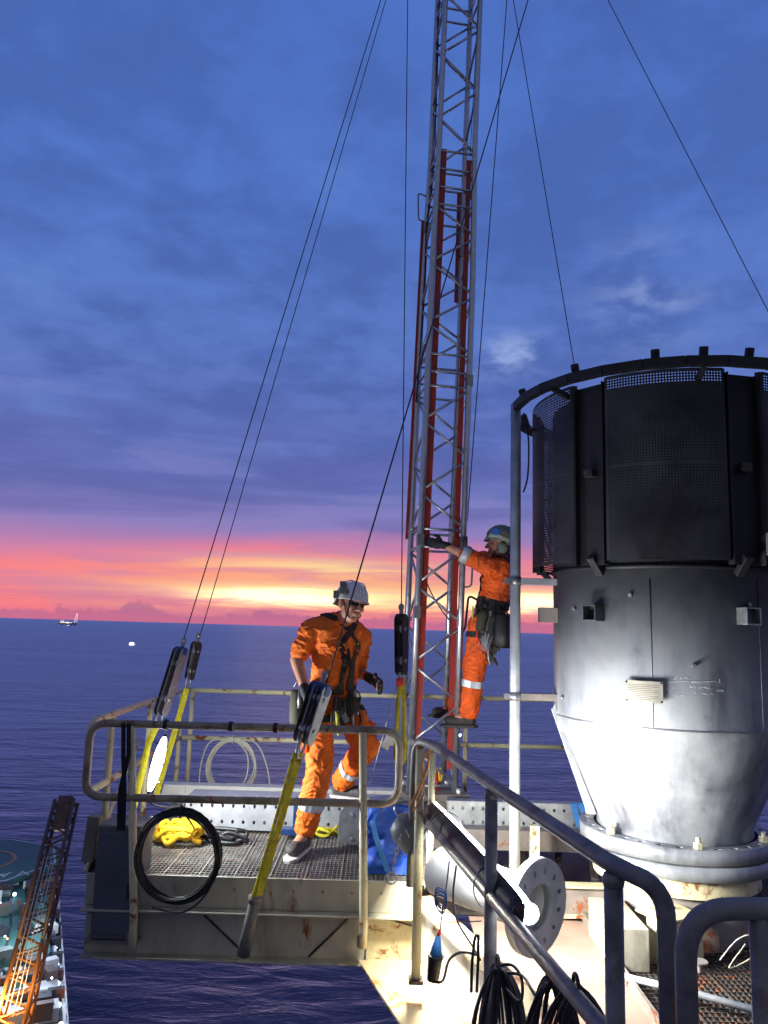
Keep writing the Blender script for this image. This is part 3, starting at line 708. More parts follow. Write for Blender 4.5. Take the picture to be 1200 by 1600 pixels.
for py_, px_e in ((908, 884), (1088, 886)):
    q0 = at(805, py_, 5.25); q1 = at(px_e, py_, 5.25)
    m = M(); m.box(((q0.x+.02+q1.x+.05)/2, 5.25, q0.z), (q1.x-q0.x+.03, .05, .045)); m.build('arm', GALVP if py_ < 1000 else PAINT_D, sf, .003)
    m = M(); m.lathe([(.036, -.028), (.043, -.028), (.043, .028), (.036, .028)], 20, (q0.x, 5.25, q0.z)); m.box((q0.x-.05, 5.25, q0.z), (.05, .035, .035)); m.build('clamp', GALV, sf)

# ------------------------------------------------------------------ flanged pipe
fp = thing('flanged_pipe', 'short white pipe with a big bolt flange on its open end lying by the stack', 'pipe', (.6, 4.0, -.35))
fc = at(838, 1416, 3.75); ax = V((.68, -.73, -.02)).normalized(); fc2 = fc-ax*.95
xx_ = V((-ax.y, ax.x, 0)).normalized(); zz_ = ax.cross(xx_).normalized()
if zz_.z < 0: zz_ = -zz_; xx_ = -xx_
FRM = Matrix((xx_, zz_, ax)).transposed()
PR, PF = .116, .212
m = M(); m.lathe([(PR, -.60), (PR, 0.0), (PR-.014, 0.0), (PR-.014, -.60), (PR, -.60)], 48, fc, FRM); m.build('pipe', WHITE, fp)
m = M(); n_ = 12
m.lathe([(PR, -.02), (PF, -.02), (PF, .02)], 60, fc, FRM)
def ffn(a, b, h):
    an = 2*math.pi*a/n_; r_ = PF-b*(PF-PR+.014); return fc+FRM @ V((r_*math.cos(an), r_*math.sin(an), .02-h))
m.holed(n_, 1, ffn, .14, .04); m.lathe([(PR-.014, .02), (PR-.014, -.03)], 48, fc, FRM)
m.build('flange', GALVP, fp)
m = M(); m.lathe([(0, -.16), (PR-.015, -.16)], 40, fc, FRM); m.build('blank', GALVP, fp)

# ------------------------------------------------------------------ mast
ms = thing('lattice_mast', 'tall square aluminium lattice mast with red side channels between the two workers', 'mast', (.47, 6.6, .1))
a_ = rad(10); s_ = .375
FLp = V((at(655, 840, 6.4).x, 6.4, 0)); ux = V((math.cos(a_), math.sin(a_), 0)); uy = V((-math.sin(a_), math.cos(a_), 0))
cor = [FLp, FLp+ux*s_, FLp+ux*s_+uy*s_, FLp+uy*s_]
ZB, ZT = .17, 9.4
cen0 = (cor[0]+cor[2])/2
def mp_(i, z):
    k = 1-.10*min(max((z-4.6)/1.2, 0), 1); q = cen0+(cor[i]-cen0)*k; return V((q.x+.022*(z-1.8), q.y, z))
for i in range(4):
    m = M(); m.tube([mp_(i, ZB), mp_(i, 2), mp_(i, 4.6), mp_(i, 5.8), mp_(i, ZT)], .026, 12); m.build('leg', ALU, ms)
joints = [.22, 2.15, 2.30, 3.55, 3.68, 3.84, 5.25, 5.42, 5.6, 5.78, 7.4, 7.55]
def zrange():
    segs = [(.22, 2.15), (2.30, 3.55), (3.84, 5.25), (5.78, 7.4), (7.55, 9.3)]
    for a0, b0 in segs:
        n_ = max(2, round((b0-a0)/.31)); yield a0, b0, n_
for fi, (i, j) in enumerate(((0, 1), (3, 2), (0, 3), (1, 2))):
    for a0, b0, n_ in zrange():
        for k in range(n_):
            z0_, z1_ = a0+(b0-a0)*k/n_+.02, a0+(b0-a0)*(k+1)/n_-.02
            fl = (k+fi) % 2; p, q = (i, j) if fl else (j, i)
            m = M(); m.tube([mp_(p, z0_), mp_(q, z1_)], .0115, 8); m.build('brace', ALU, ms)
for zj in joints:
    m = M()
    for i in range(4): m.tube([mp_(i, zj), mp_((i+1) % 4, zj)], .0115, 8)
    m.build('cross_bar', ALU, ms)
for (ci, d, z1_, mt_, w_) in ((0, ux, 5.80, REDP, .045), (1, -ux, 5.72, REDP, .045), (3, -ux, 5.27, REDP, .022), (2, -ux, 5.60, REDP, .035)):
    b0 = cor[ci]+d*(.022+w_/2+.003)
    zlow = (.35, .35, 4.5, 2.25)[ci]
    m = M()
    o1, o2 = d*(.027+w_/2+.003), d*(.03)+uy*.02
    m.bar(mp_(ci, zlow)+o1, mp_(ci, z1_)+o1, w_, .006, uy); m.bar(mp_(ci, zlow)+o2, mp_(ci, z1_)+o2, .006, .034, uy)
    m.build('red_channel', mt_, ms)
for (ci, zj) in ((0, 2.2), (1, 2.2), (0, 1.6), (3, 5.2), (2, 5.0), (1, 3.62)):
    m = M(); m.box(mp_(ci, zj), (.06, .06, .10), Matrix.Rotation(a_, 3, 'Z')); m.build('coupler', GALV, ms, .004)
for (ci, zj, sg) in ((1, 1.85, 1), (3, 5.3, -1)):
    h0 = mp_(ci, zj); m = M()
    m.tube(fillet([h0+V((0, 0, .22)), h0+V((sg*.09, 0, .26)), h0+V((sg*.08, 0, -.02)), h0+V((0, 0, -.03))], .03, 4), .008, 8); m.build('lever_handle', GALV, ms)
m = M(); m.tube(catmull([cor[0]+V((.03, .05, 2.0)), cor[0]+V((.10, .1, 1.8)), cor[0]+V((.22, .2, 1.62)), cor[0]+V((.34, .3, 1.5))]), .005, 6)
m.tube(catmull([mp_(3, 9)+V((-.01, -.03, 0)), mp_(3, 6)+V((.03, -.03, 0)), mp_(3, 5.2)+V((0.0, -.03, 0)), mp_(3, 4.6)+V((.02, -.03, 0)), mp_(3, 3.5)+V((-.01, -.03, 0))], 10), .008, 6)
m.build('hoist_cable', BLACK, ms)
cc_ = (cor[0]+cor[2])/2
m = M(); m.box(cc_+V((.0, 0, .135)), (.52, .5, .06), Matrix.Rotation(a_, 3, 'Z')); bs = m.build('base_plate', PAINT_D, ms, .005)
m = M()
for c_ in cor: m.lathe([(.035, .165), (.035, .20), (.024, .21)], 12, c_)
m.build('socket', GALV, ms)
m = M(); m.box(cc_+V((0, 0, .03)), (.6, .34, .15)); m.build('pedestal', PAINT_D, ms, .005)
# orange bottle jack and yellow shackle inside the mast foot
jk = thing('bottle_jack', 'small orange jack with yellow top standing inside the mast foot', 'jack', cc_+V((.03, -.05, .166)))
jc = cc_+V((.03, -.05, 0))
m = M(); m.lathe([(0, .167), (.04, .167), (.04, .24), (.03, .26), (.022, .3)], 16, jc); m.build('body', ORANGEP, jk)
m = M(); m.lathe([(.014, .3), (.014, .44), (.02, .45), (0, .46)], 12, jc); m.build('ram', ALU, jk)
m = M(); m.tube(catmull([jc+V((.04, -.02, .34)), jc+V((.055, -.02, .29)), jc+V((.04, -.02, .24)), jc+V((.03, -.02, .3))], 6, True), .008, 8, True); m.build('shackle', YELB, jk)

# ------------------------------------------------------------------ wires
def wire(a, b, r, label, sag=0.0):
    a, b = V(a), V(b); pts = [a.lerp(b, k/10)+V((0, 0, -sag*4*(k/10)*(1-k/10))) for k in range(11)]
    m = M(); m.tube(pts, r, 6); solo('guy_wire', m, WIRE, label, 'wire', 'wires staying the mast')
B1 = at(270, 1062, 5.6); B2 = at(303, 1035, 6.3); B3 = at(627, 1010, 5.3); B4 = at(487, 1110, 4.35)
mtop = (cor[0]+cor[1])/2
def ext(x0, y0, x1, y1, Y0, Y1, k=1.25):
    """line through two picture points, carried on past the frame"""
    a, b = at(x0, y0, Y0), at(x1, y1, Y1); return a, a+(b-a)*k
wl = [((283, 1012, 595, 0), (5.6, 6.3), .0042, 'dark guy wire rising from the larger far left block, outer of the close pair'),
      ((310, 1002, 603, 0), (6.3, 6.6), .0038, 'dark guy wire rising from the smaller left block, inner of the close pair'),
      ((627, 962, 637, 0), (5.3, 5.9), .0038, 'plumb wire rising from the pulley block just left of the mast'),
      ((510, 1068, 825, 0), (4.35, 5.6), .0048, 'thickest wire crossing in front of the left worker and the mast'),
      ((730, 815, 792, 0), (6.5, 6.6), .0045, 'wire running down just right of the mast to the right worker'),
      ((898, 575, 802, 0), (6.2, 6.4), .0040, 'thin wire dropping from the mast top to the left side of the stack top'),
      ((1202, 490, 950, 0), (6.2, 6.4), .0040, 'wire slanting down to the right edge above the stack'),
      ((700, 860, 748, 0), (6.36, 6.36), .0030, 'thin wire running close along the front of the mast legs')]
for (p, Ys, r_, lb) in wl:
    a, b = ext(*p, *Ys)
    if p[0] == 1202: a = a+(a-b)*.3
    wire(a, b, r_, lb)

# tension blocks
def block(name, label, top, bot, wd, mt, mt2, group, plates=3, dep=.075):
    top, bot = V(top), V(bot); t = thing(name, label, 'tension block', bot, group)
    y = (top-bot).normalized(); L = (top-bot).length; n_ = V((1, -.62, 0)); n_ = (n_-n_.dot(y)*y).normalized(); x = y.cross(n_)
    poly = []
    for k in range(13): an = math.pi*k/12; poly.append((wd/2*math.cos(an), L-wd/2+wd/2*math.sin(an)))
    for k in range(13): an = math.pi+math.pi*k/12; poly.append((wd/2*.8*math.cos(an), wd/2+wd/2*math.sin(an)))
    c = (bot+top)/2
    for k in range(plates):
        o = (k-(plates-1)/2)*dep/(plates-1)
        m = M(); m.prism(poly, .007, lambda a, b, h: bot+x*a+y*b+n_*(o+h)); m.build('side_plate', mt if k % 2 == 0 else mt2, t, .002)
    m = M(); m.box(top-y*wd*.35, (wd*.7, dep*1.15, wd*.8), Matrix((x, n_, y)).transposed()); m.build('head', BLUEP if plates == 4 else DARK, t, .012)
    for f in (.24, .76):
        m = M(); m.cyl(bot+y*L*f-n_*dep*.42, bot+y*L*f+n_*dep*.42, wd*.38, 20); m.build('sheave', GALV, t)
        m = M(); m.cyl(bot+y*L*f-n_*dep*.62, bot+y*L*f+n_*dep*.62, .012, 10); m.build('axle', GALV, t)
    m = M()
    for k in range(4): m.tube([bot+y*L*.2+n_*(k-1.5)*.016+x*wd*.36, bot+y*L*.8+n_*(k-1.5)*.016+x*wd*.36], .004, 6)
    m.build('rope_falls', WROPE, t)
    m = M(); h = bot-y*.0; rr_ = .028
    m.tube(catmull([h+y*.02+x*.02, h-y*.03+x*.026, h-y*.075+x*.0, h-y*.03-x*.026, h+y*.02-x*.02], 5), .009, 8); m.build('shackle', GALV, t)
    m = M(); m.cyl(top-y*.02, top+y*.045, .014, 10); m.ell(top+y*.05, (.02, .02, .025)); m.build('wire_eye', GALV, t)
    return bot-y*.07, y, n_
g = 'tension blocks on the guy wires'
e1 = block('tension_block', 'larger dark tension block at the far left above the lit lamp', at(284, 1012, 5.6), at(250, 1118, 5.5), .075, DARK, GALV, g, 4, .085)
e2 = block('tension_block', 'smaller tension block at the far left with a yellow strap below it', at(308, 1003, 6.3), at(295, 1062, 6.3), .065, DARK, GALV, g, 3, .06)
e3 = block('tension_block', 'upright black pulley block hanging just left of the mast', at(627, 960, 5.3), at(627, 1055, 5.3), .085, BLACK, DARK, g, dep=.06)
e4 = block('tension_block', 'nearest and largest tension block with blue side plate in front of the left worker', at(503, 1068, 4.35), at(472, 1162, 4.32), .085, DARK, GALV, g, 4, .10)
m = M(); m.box(at(625, 1066, 5.28), (.05, .05, .06)); solo('hook', m, REDM, 'red plastic hook guard at the foot of the upright black pulley block', 'hook', bevel=.012)
# webbing straps
def webbing(pts, wd, label, mt=YEL, nrm=(.5, -1, 0), ridges=3, name='webbing_strap'):
    pts = [V(p) for p in pts]; n_ = V(nrm).normalized(); t = thing(name, label, 'strap', pts[-1], 'yellow webbing straps')
    for k in range(ridges):
        y = (pts[-1]-pts[0]).normalized(); x = y.cross(n_).normalized()
        m = M(); m.strip([p+x*(k-(ridges-1)/2)*wd/ridges*1.0+n_*(.004 if k % 2 else 0) for p in pts], [n_]*len(pts), wd/ridges*.92, .006); m.build('webbing', mt, t)
    return t
bot4 = e4[0]
q1, q2 = at(398, 1410, 4.5), at(380, 1492, 4.53)
webbing([bot4+V((0, 0, .02)), bot4.lerp(q1, .5), q1], .062, 'broad yellow ridged strap slanting down from the nearest tension block over the platform edge')
m = M(); m.tube([q1+V((0, 0, .02)), q1.lerp(q2, .5), q2], [.030, .034, .036], 14); m.tube([q1+V((0, 0, .035)), q1], .037, 14); solo('strap_sleeve', m, GREYW, 'grey protective sleeve at the foot of the broad yellow strap', 'sleeve')
webbing([e2[0], at(268, 1160, 6.2), at(243, 1245, 6.0)], .045, 'thin yellow strap behind the lit tube lamp, below the smaller left block')
webbing([e1[0], at(232, 1160, 5.4), at(214, 1240, 5.3), at(196, 1310, 5.2)], .045, 'yellow strap left of the lit tube lamp, below the larger left block')
b3 = e3[0]; z3 = at(628, 1200, 5.3).z
ys = thing('round_sling', 'bright yellow looped sling hanging under the upright pulley block left of the mast', 'sling', (b3.x, 5.3, z3))
for dx in (-.018, .022):
    m = M(); m.tube(catmull([b3+V((dx*.2, 0, .03)), b3+V((dx, 0, -.1)), V((b3.x+dx*1.3, 5.3, z3+.25)), V((b3.x+dx*1.5, 5.3, z3+.08)), V((b3.x, 5.3, z3))]), [.014]*33, 8); m.build('strand', YEL, ys)
m = M(); m.box((b3.x-.085, 5.2, at(605, 1160, 5.2).z), (.05, .02, .09), Matrix.Rotation(rad(25), 3, 'Y')); solo('cloth_tag', m, WHITE, 'white and red tag hanging left of the yellow looped sling', 'tag', bevel=.004)
m = M(); m.tube([b3+V((-.02, 0, .04)), at(578, 1225, 5.9)], .003, 6); solo('guy_wire', m, WROPE, 'thin white line slanting down from the upright pulley block to the deck', 'line')
# white tag on rail end
q = at(628, 1141, 4.58); q = V((.15, 4.56, .78)); m = M(); m.box(at(650, 1162, 4.5), (.075, .02, .03), Matrix.Rotation(rad(15), 3, 'Y')); solo('rail_tag', m, WHITE, 'small white tag tied between the near rail corner and the handrail end', 'tag', bevel=.003)
# orange cord tied between posts
m = M(); m.tube(catmull([at(672, 1168, 4.2), at(668, 1200, 4.2), at(655, 1232, 4.2), at(640, 1262, 4.2)]), .007, 6); m.tube(catmull([at(668, 1172, 4.2), at(660, 1196, 4.2), at(662, 1240, 4.2), at(645, 1268, 4.2)]), .005, 6)
solo('cord', m, mat('ochre_cord', (170, 110, 40), .7, 0, .3, 40), 'ochre cord wrapped round the post where the two handrails meet', 'cord')

# ------------------------------------------------------------------ lamps
def area(name, loc, d, energy, sx, sy, col, parent=None):
    l = bpy.data.lights.new(name, 'AREA'); l.shape = 'RECTANGLE'; l.size = sx; l.size_y = sy; l.energy = energy; l.color = col
    o = bpy.data.objects.new(name, l); COL.objects.link(o)
    return o
def tube_lamp(label, a, b, face, r, energy, cover, group, bias=.5, ex=.45, lf=None):
    """a tube work lamp: half-round housing, glowing lens, and its light"""
    a, b = V(a), V(b); t = thing('work_lamp', label, 'lamp', (a+b)/2, group); y = (b-a).normalized(); L = (b-a).length
    f = V(face); f = (f-f.dot(y)*y).normalized(); x = y.cross(f); n_ = 16
    def arc(m, r0, a0, a1, y0, y1, taper=None):
        vs = []; K = 14
        for e in range(K+1):
            u_ = (1-math.cos(math.pi*e/K))/2; s = y0+(y1-y0)*u_; rr_ = r0*(taper(u_) if taper else 1)
            for k in range(n_+1):
                an = a0+(a1-a0)*k/n_; vs.append(a+y*s+(f*math.cos(an)+x*math.sin(an))*rr_)
        fs = [(e*(n_+1)+k, e*(n_+1)+k+1, (e+1)*(n_+1)+k+1, (e+1)*(n_+1)+k) for e in range(K) for k in range(n_)]
        m.add(vs, fs, True)
    tp = lambda u: max(.12, math.sin(math.pi*min(max(u, .0), 1))**ex)
    m = M(); arc(m, r*.93, -rad(cover), rad(cover), 0, L, tp); m.build('lens', LAMP, t)
    m = M(); arc(m, r, rad(cover), rad(360-cover), -.0, L, tp); m.build('housing', DARK, t)
    for e in (a, b):
        m = M(); m.ell(e-f*r*(0 if ex > .3 else .3), (r*(.3 if ex > .3 else .6),)*2+(r*.3,), fr3(f, y), 16, 8); m.build('end_cap', DARK, t)
        if ex < .3: m = M(); m.ell(e+f*r*.25, (r*.66, r*.66, r*.35), fr3(f, y), 16, 8); m.build('lens', LAMP, t)
    l = bpy.data.lights.new('lamp_light', 'AREA'); l.shape = 'RECTANGLE'; l.size = r*1.5; l.size_y = L*(.9 if bias == .5 else .5); l.energy = energy; l.color = (.93, .97, 1)
    o = bpy.data.objects.new('lamp_light', l); COL.objects.link(o); o.parent = t
    if lf is not None:
        f = V(lf); f = (f-f.dot(y)*y).normalized(); x = y.cross(f)
    o.matrix_world = Matrix.Translation(a.lerp(b, bias)+f*(r*1.15)) @ Matrix((x, y, -f)).transposed().to_4x4()
    o.matrix_parent_inverse = Matrix.Translation(-((a+b)/2))
    return t
la = tube_lamp('lit tube work lamp hanging upright among the yellow straps at the left', at(258, 1150, 4.95), at(233, 1238, 4.9), (.92, -.3, -.05), .036, 42, 135, 'tube work lamps', lf=(.8, .5, -.1))
m0, m1 = mA.lerp(mB, .04), mA.lerp(mB, .86)
offv = V((.045, .06, .03)); ra_ = onz(668, 1288, .42)
lb_ = tube_lamp('long tube work lamp tied along the middle bar of the handrail, shining on the stack', m0+offv+V((0, 0, .0)), m0.lerp(m1, .82)+offv+V((0, 0, -.01)), (.62, .75, -.08), .056, 72, 103, 'tube work lamps', .22, .10)
for t_, wd_ in ((.22, 'upper'), (.66, 'lower')):
    m = M(); q = m0.lerp(m1, t_)+offv*.6; m.lathe([(.088, -.012), (.091, 0), (.088, .012)], 24, q, (m1-m0).to_track_quat('Z', 'Y').to_matrix())
    solo('cable_tie', m, BLACK, '%s of the two black ties holding the long lamp to the handrail' % wd_, 'tie')
m = M(); q = at(258, 1150, 4.95); m.tube(catmull([q, q+V((.01, 0, .03)), q+V((.03, -.01, .07)), q+V((.0, -.02, .10)), q+V((-.03, 0, .06))], 5), .004, 6); m.build('hook', GALV, la)
m = M(); q = at(233, 1238, 4.9); m.tube(catmull([q, q+V((-.02, 0, -.04)), q+V((.03, .1, -.10)), q+V((.14, .25, -.16)), q+V((.2, .4, -.30))], 6), .006, 6); m.build('lead', BLACK, la)
m = M(); q = at(246, 1192, 4.92)
for k in (-.12, 0, .12): m.lathe([(.040, -.003), (.042, 0), (.040, .003)], 20, at(246+k*60, 1192-k*240, 4.925), (at(258, 1150, 4.95)-at(233, 1238, 4.9)).to_track_quat('Z', 'Y').to_matrix())
m.build('guard_ring', DARK, la)
# small bright flood head behind the junction post
fh = thing('flood_lamp', 'round grey flood lamp head hung on the handrail corner, facing down and away', 'lamp', at(640, 1305, 4.3))
fcn = at(640, 1300, 4.36); fax = V((.78, -.05, -.50)).normalized(); FM = fax.to_track_quat('Z', 'Y').to_matrix()
m = M(); m.lathe([(0, -.10), (.05, -.095), (.085, -.05), (.10, .02), (.105, .06)], 32, fcn, FM); m.build('shade', BAGC, fh)
m = M(); m.lathe([(.103, .055), (.112, .058), (.112, .07), (.103, .072)], 32, fcn, FM); m.build('rim', GALV, fh)
m = M(); m.lathe([(0, .05), (.10, .055)], 32, fcn, FM); m.build('lens', LAMP, fh)
m = M(); m.tube(fillet([fcn+FM@V((-.11, 0, 0)), fcn+V((-.1, 0, .14)), fcn+V((.08, 0, .18)), fcn+FM@V((.11, 0, 0))], .05, 5), .006, 8); m.build('yoke', GALV, fh)
l = bpy.data.lights.new('flood_light', 'AREA'); l.shape = 'DISK'; l.size = .18; l.energy = 115; l.color = (1, .93, .78)
o = bpy.data.objects.new('flood_light', l); COL.objects.link(o); o.parent = fh
o.matrix_world = Matrix.Translation(fcn+fax*.09) @ ((-fax).to_track_quat('Z', 'Y').to_matrix().to_4x4()); o.matrix_parent_inverse = Matrix.Translation(-at(640, 1305, 4.3))
# chain with ring
ch = thing('chain', 'short steel chain with a ring hanging beside the blue bag', 'chain', at(612, 1372, 4.3))
p_a, p_b = at(625, 1308, 4.28), at(614, 1352, 4.28)
for k in range(7):
    c = p_a.lerp(p_b, k/6.0); m = M(); rr_ = .010
    d1 = V((1, .2, 0)).normalized() if k % 2 else V((.1, 1, 0)).normalized(); d2 = (p_b-p_a).normalized()
    m.tube([c+d1*rr_*math.cos(t*math.pi/5)+d2*rr_*1.6*math.sin(t*math.pi/5) for t in range(10)], .003, 6, True); m.build('link', GALV, ch)
c = at(612, 1372, 4.28); m = M(); m.tube([c+V((.026*math.cos(t*math.pi/9), 0, .03*math.sin(t*math.pi/9))) for t in range(18)], .005, 6, True); m.build('ring', GALV, ch)

# ------------------------------------------------------------------ coils
def coil(name, label, c, rx, rz, turns, r, mt, jit, tails=(), nrm=0.0, seed=1):
    random.seed(seed); t = thing(name, label, 'coil', c-V((0, 0, rz)))
    m = M(); c = V(c)
    P = []
    for k in range(turns):
        ph = random.uniform(0, 6.28); jx, jz, jy = random.uniform(-jit, jit), random.uniform(-jit, jit), random.uniform(-.02, .02); sc = 1+random.uniform(-jit, jit)*1.4
        P = []
        for a in range(28):
            an = a/28*2*math.pi; w_ = 1+.02*math.sin(2*an+ph)
            P.append(c+V((rx*sc*w_*math.cos(an)+jx, jy+.012*math.sin(an+ph), rz*sc*w_*math.sin(an)+jz-(.0 if math.sin(an) > 0 else jit*.5*abs(math.sin(an))))))
        m.tube(P, r, 6, True)
    m.build('loops', mt, t)
    for tl in tails:
        m = M(); m.tube(catmull(tl), r, 6); m.build('tail', mt, t)
    m = M(); q = c+V((0, 0, rz)); m.tube([q+V((0, .025*math.cos(t_*math.pi/6), .035*math.sin(t_*math.pi/6))) for t_ in range(12)], .005, 6, True); m.build('tie', WROPE if mt is WROPE else BLACK, t)
    return t
cb = at(278, 1337, 4.52)
coil('cable_coil', 'thick black cable coil hanging on the near guard rail in front of the grating', cb, .222, .235, 17, .005, BLACK, .013, [[cb+V((.17, 0, .14)), cb+V((.22, -.01, 0)), cb+V((.18, -.01, -.18)), cb+V((.05, -.01, -.29)), cb+V((-.12, -.01, -.27))]], seed=4)
cw = at(362, 1197, 6.98)
coil('rope_coil', 'thin white rope coil hung on the far rail, its bottom behind the white beam', cw, .205, .225, 9, .0065, WROPE, .016,
     [[cw+V((0, 0, .225)), cw+V((.2, 0, .2)), cw+V((.31, 0, 0)), cw+V((.35, 0, -.22))], [cw+V((-.02, 0, .225)), cw+V((-.2, 0, .2)), cw+V((-.27, 0, .0)), cw+V((-.27, 0, -.24))], [cw+V((.02, 0, .22)), cw+V((.13, 0, .1)), cw+V((.13, 0, -.1)), cw+V((.02, 0, -.23))]], seed=9)
# yellow slings on the grating
random.seed(11)
def sling_pile(label, c, n_, sx, sy, mt, r, sz=.05):
    t = thing('sling', label, 'sling', c); c = V(c)
    for k in range(n_):
        P = []; ph = random.uniform(0, 6.28)
        for a in range(9):
            an = a/9*2*math.pi
            P.append(c+V((sx*(.55+.45*random.random())*math.cos(an+ph*.1)+random.uniform(-.02, .02), sy*math.sin(an)+random.uniform(-.02, .02), r+random.uniform(0, sz))))
        m = M(); pts = catmull(P, 6, True); nn = [V((random.uniform(-.4, .4), -.6, 1)) for _ in pts]
        m.tube(pts, [r*(.7+.5*abs(math.sin(i*.21))) for i in range(len(pts))], 8, True); m.build('loop', mt, t)
    return t
cs = onz(280, 1318, 0.0)
sling_pile('pile of bright yellow slings on the grating behind the black cable coil', onz(278, 1320, 0), 5, .17, .09, YELB, .017, .12)
m = M(); vs = []
bx_ = onz(285, 1312, 0)
for i in range(9):
    for j in range(7):
        u_, v_ = i/8, j/6; vs.append(bx_+V(((u_-.5)*.34, (v_-.5)*.17, .03+.12*math.sin(math.pi*u_)**.6*math.sin(math.pi*v_)**.5*(.8+.3*noise.noise(V((u_*3, v_*3, 1)))))))
m.add(vs, [(i*7+j, (i+1)*7+j, (i+1)*7+j+1, i*7+j+1) for i in range(8) for j in range(6)], True)
o = solo('sling_bag', m, YELB, 'bright yellow bundle of folded webbing inside the outline of the black coil', 'bundle'); so_ = o.modifiers.new('s', 'SOLIDIFY'); so_.thickness = .01
sling_pile('small olive yellow slings on the deck behind the left worker standing foot', onz(505, 1306, .0), 3, .11, .05, YEL, .011, .05)
sling_pile('dark heap of black cable behind the yellow slings', onz(345, 1316, .0), 5, .20, .06, BLACK, .012, .07)
m = M(); m.box((-.97, 5.75, .15), (.2, .02, .12)); 
# blue bag
bc = onz(606, 1372, .0); bagt = thing('tool_bag', 'crumpled bright blue bag standing on the platform by the right corner', 'bag', (.02, 5.0, 0))
m = M(); vs = []; nu, nv = 56, 28
bcx, bcy = at(606, 1330, 4.98).x, 5.0
for j in range(nv+1):
    hgt = j/nv
    for i in range(nu):
        an = 2*math.pi*i/nu; sx_ = .165-.035*hgt; sy_ = .12-.05*hgt
        ca, sa = math.cos(an), math.sin(an); e = .6
        q = V((bcx+.01*hgt+sx_*math.copysign(abs(ca)**e, ca), bcy+sy_*math.copysign(abs(sa)**e, sa), hgt*.38))
        q += V((1, 1, .3))*.06*noise.noise(q*8)+V((1, -1, .5))*.05*(abs(noise.noise(q*15))-.2); q.z = max(q.z, .002); vs.append(q)
m.add(vs, [(j*nu+i, j*nu+(i+1) % nu, (j+1)*nu+(i+1) % nu, (j+1)*nu+i) for j in range(nv) for i in range(nu)]+[tuple(nv*nu+i for i in range(nu))], True)
m.build('body', BLUEM, bagt)
m = M(); m.strip(catmull([(bcx-.10, bcy-.10, .30), (bcx-.07, bcy-.13, .2), (bcx-.02, bcy-.14, .08), (bcx+.0, bcy-.13, .02)], 4), [(0, -1, 0)]*13, .03); m.build('strap', BLUES, bagt)
# blue plug and cable at the girder
pg = thing('power_plug', 'blue industrial plug and black socket hanging on a cable by the lit girder', 'plug', at(680, 1535, 3.9))
pa, pb_, pc = at(685, 1462, 3.9), at(681, 1492, 3.9), at(676, 1532, 3.9)
m = M(); m.tube([pa, pa.lerp(pb_, .5), pb_], [.010, .022, .030], 16); m.build('plug_body', BLUES, pg)
m = M(); m.tube([pb_, pb_.lerp(pc, .15), pc], [.042, .034, .028], 16); m.build('socket_body', DARK, pg)
m = M(); m.tube([at(687, 1455, 3.9), pa], .009, 8); m.build('gland', REDM, pg)
def cable(label, pts, r, mt=BLACK, name='cable', cat='cable'):
    m = M(); m.tube(catmull(pts, 8), r, 7); return solo(name, m, mt, label, cat)
cable('thin grey cable dropping from the tube lamp to the blue plug', [at(702, 1345, 3.95), at(698, 1380, 3.95), at(692, 1420, 3.9), at(687, 1456, 3.9)], .004, DARK)
m = M()
for k in range(5):
    c = at(690+random.uniform(-3, 4), 1398+k*3, 3.93); m.tube(catmull([c+V((-.02, 0, .03)), c+V((.025, -.01, .015)), c+V((.01, 0, -.05)), c+V((-.02, 0, -.02))], 6, True), .0035, 6, True)
solo('cable_bundle', m, BLUEP, 'small knot of blue grey cable above the blue plug', 'cable bundle')
cable('black cable looping from the lamp down behind the middle post', [at(713, 1352, 3.6), at(708, 1400, 3.6), at(715, 1440, 3.55), at(738, 1478, 3.5), at(750, 1500, 3.4)], .005)
cable('black cable arching from the plug socket to the post', [at(676, 1534, 3.88), at(692, 1532, 3.8), at(702, 1500, 3.7), at(722, 1488, 3.6), at(745, 1492, 3.5)], .006)
cable('dark cable along the girder below the lit pipe', [at(690, 1442, 4.0), at(720, 1441, 3.9), at(752, 1439, 3.8)], .003, DARK)
m = M(); 
for dx in (0, 9): m.tube(catmull([at(736+dx, 1550, 3.2), at(738+dx, 1500, 3.2), at(742+dx*.6, 1466, 3.2), at(747, 1462, 3.2)]), .006, 7)
solo('cable_loop', m, DARK, 'narrow dark cable loop hooked beside the middle handrail post', 'cable loop')
# cable bundles hung at lower right
random.seed(21)
def hank(label, px, py, Y, w_, h_, n_, r, mt=BLACK, spread=.02):
    c = at(px, py, Y); t = thing('cable_hank', label, 'cable hank', c-V((0, 0, h_)), 'cable hanks on the handrail')
    for k in range(n_):
        ww = w_*random.uniform(.5, 1.1); hh = h_*random.uniform(.85, 1.1); ox, oy = random.uniform(-spread, spread), random.uniform(-spread, spread)
        m = M(); m.tube(catmull([c+V((ox*.4, oy, .0)), c+V((ox+ww*.8, oy, -hh*.25)), c+V((ox+ww, oy+.01, -hh*.75)), c+V((ox+ww*.2, oy, -hh)), c+V((ox-ww*.8, oy-.01, -hh*.78)), c+V((ox-ww*.7, oy, -hh*.3))], 7, True), r, 7, True); m.build('turn', mt, t)
    m = M(); m.tube([c+V((.0, .03*math.cos(k*math.pi/7), .03*math.sin(k*math.pi/7)+.01)) for k in range(14)], .006, 6, True); m.build('tie', mt, t)
    return t
DKC = mat('dusty_cable', (58, 56, 60), .6, 0, .3, 20, 0, .2)
hank('thick hank of dusty dark cable behind the middle handrail post', 778, 1512, 2.95, .075, .55, 16, .005, DKC, .035)
hank('open black cable hank on the handrail middle bar right of the lamp end', 858, 1532, 2.6, .09, .42, 8, .0058, BLACK, .03)
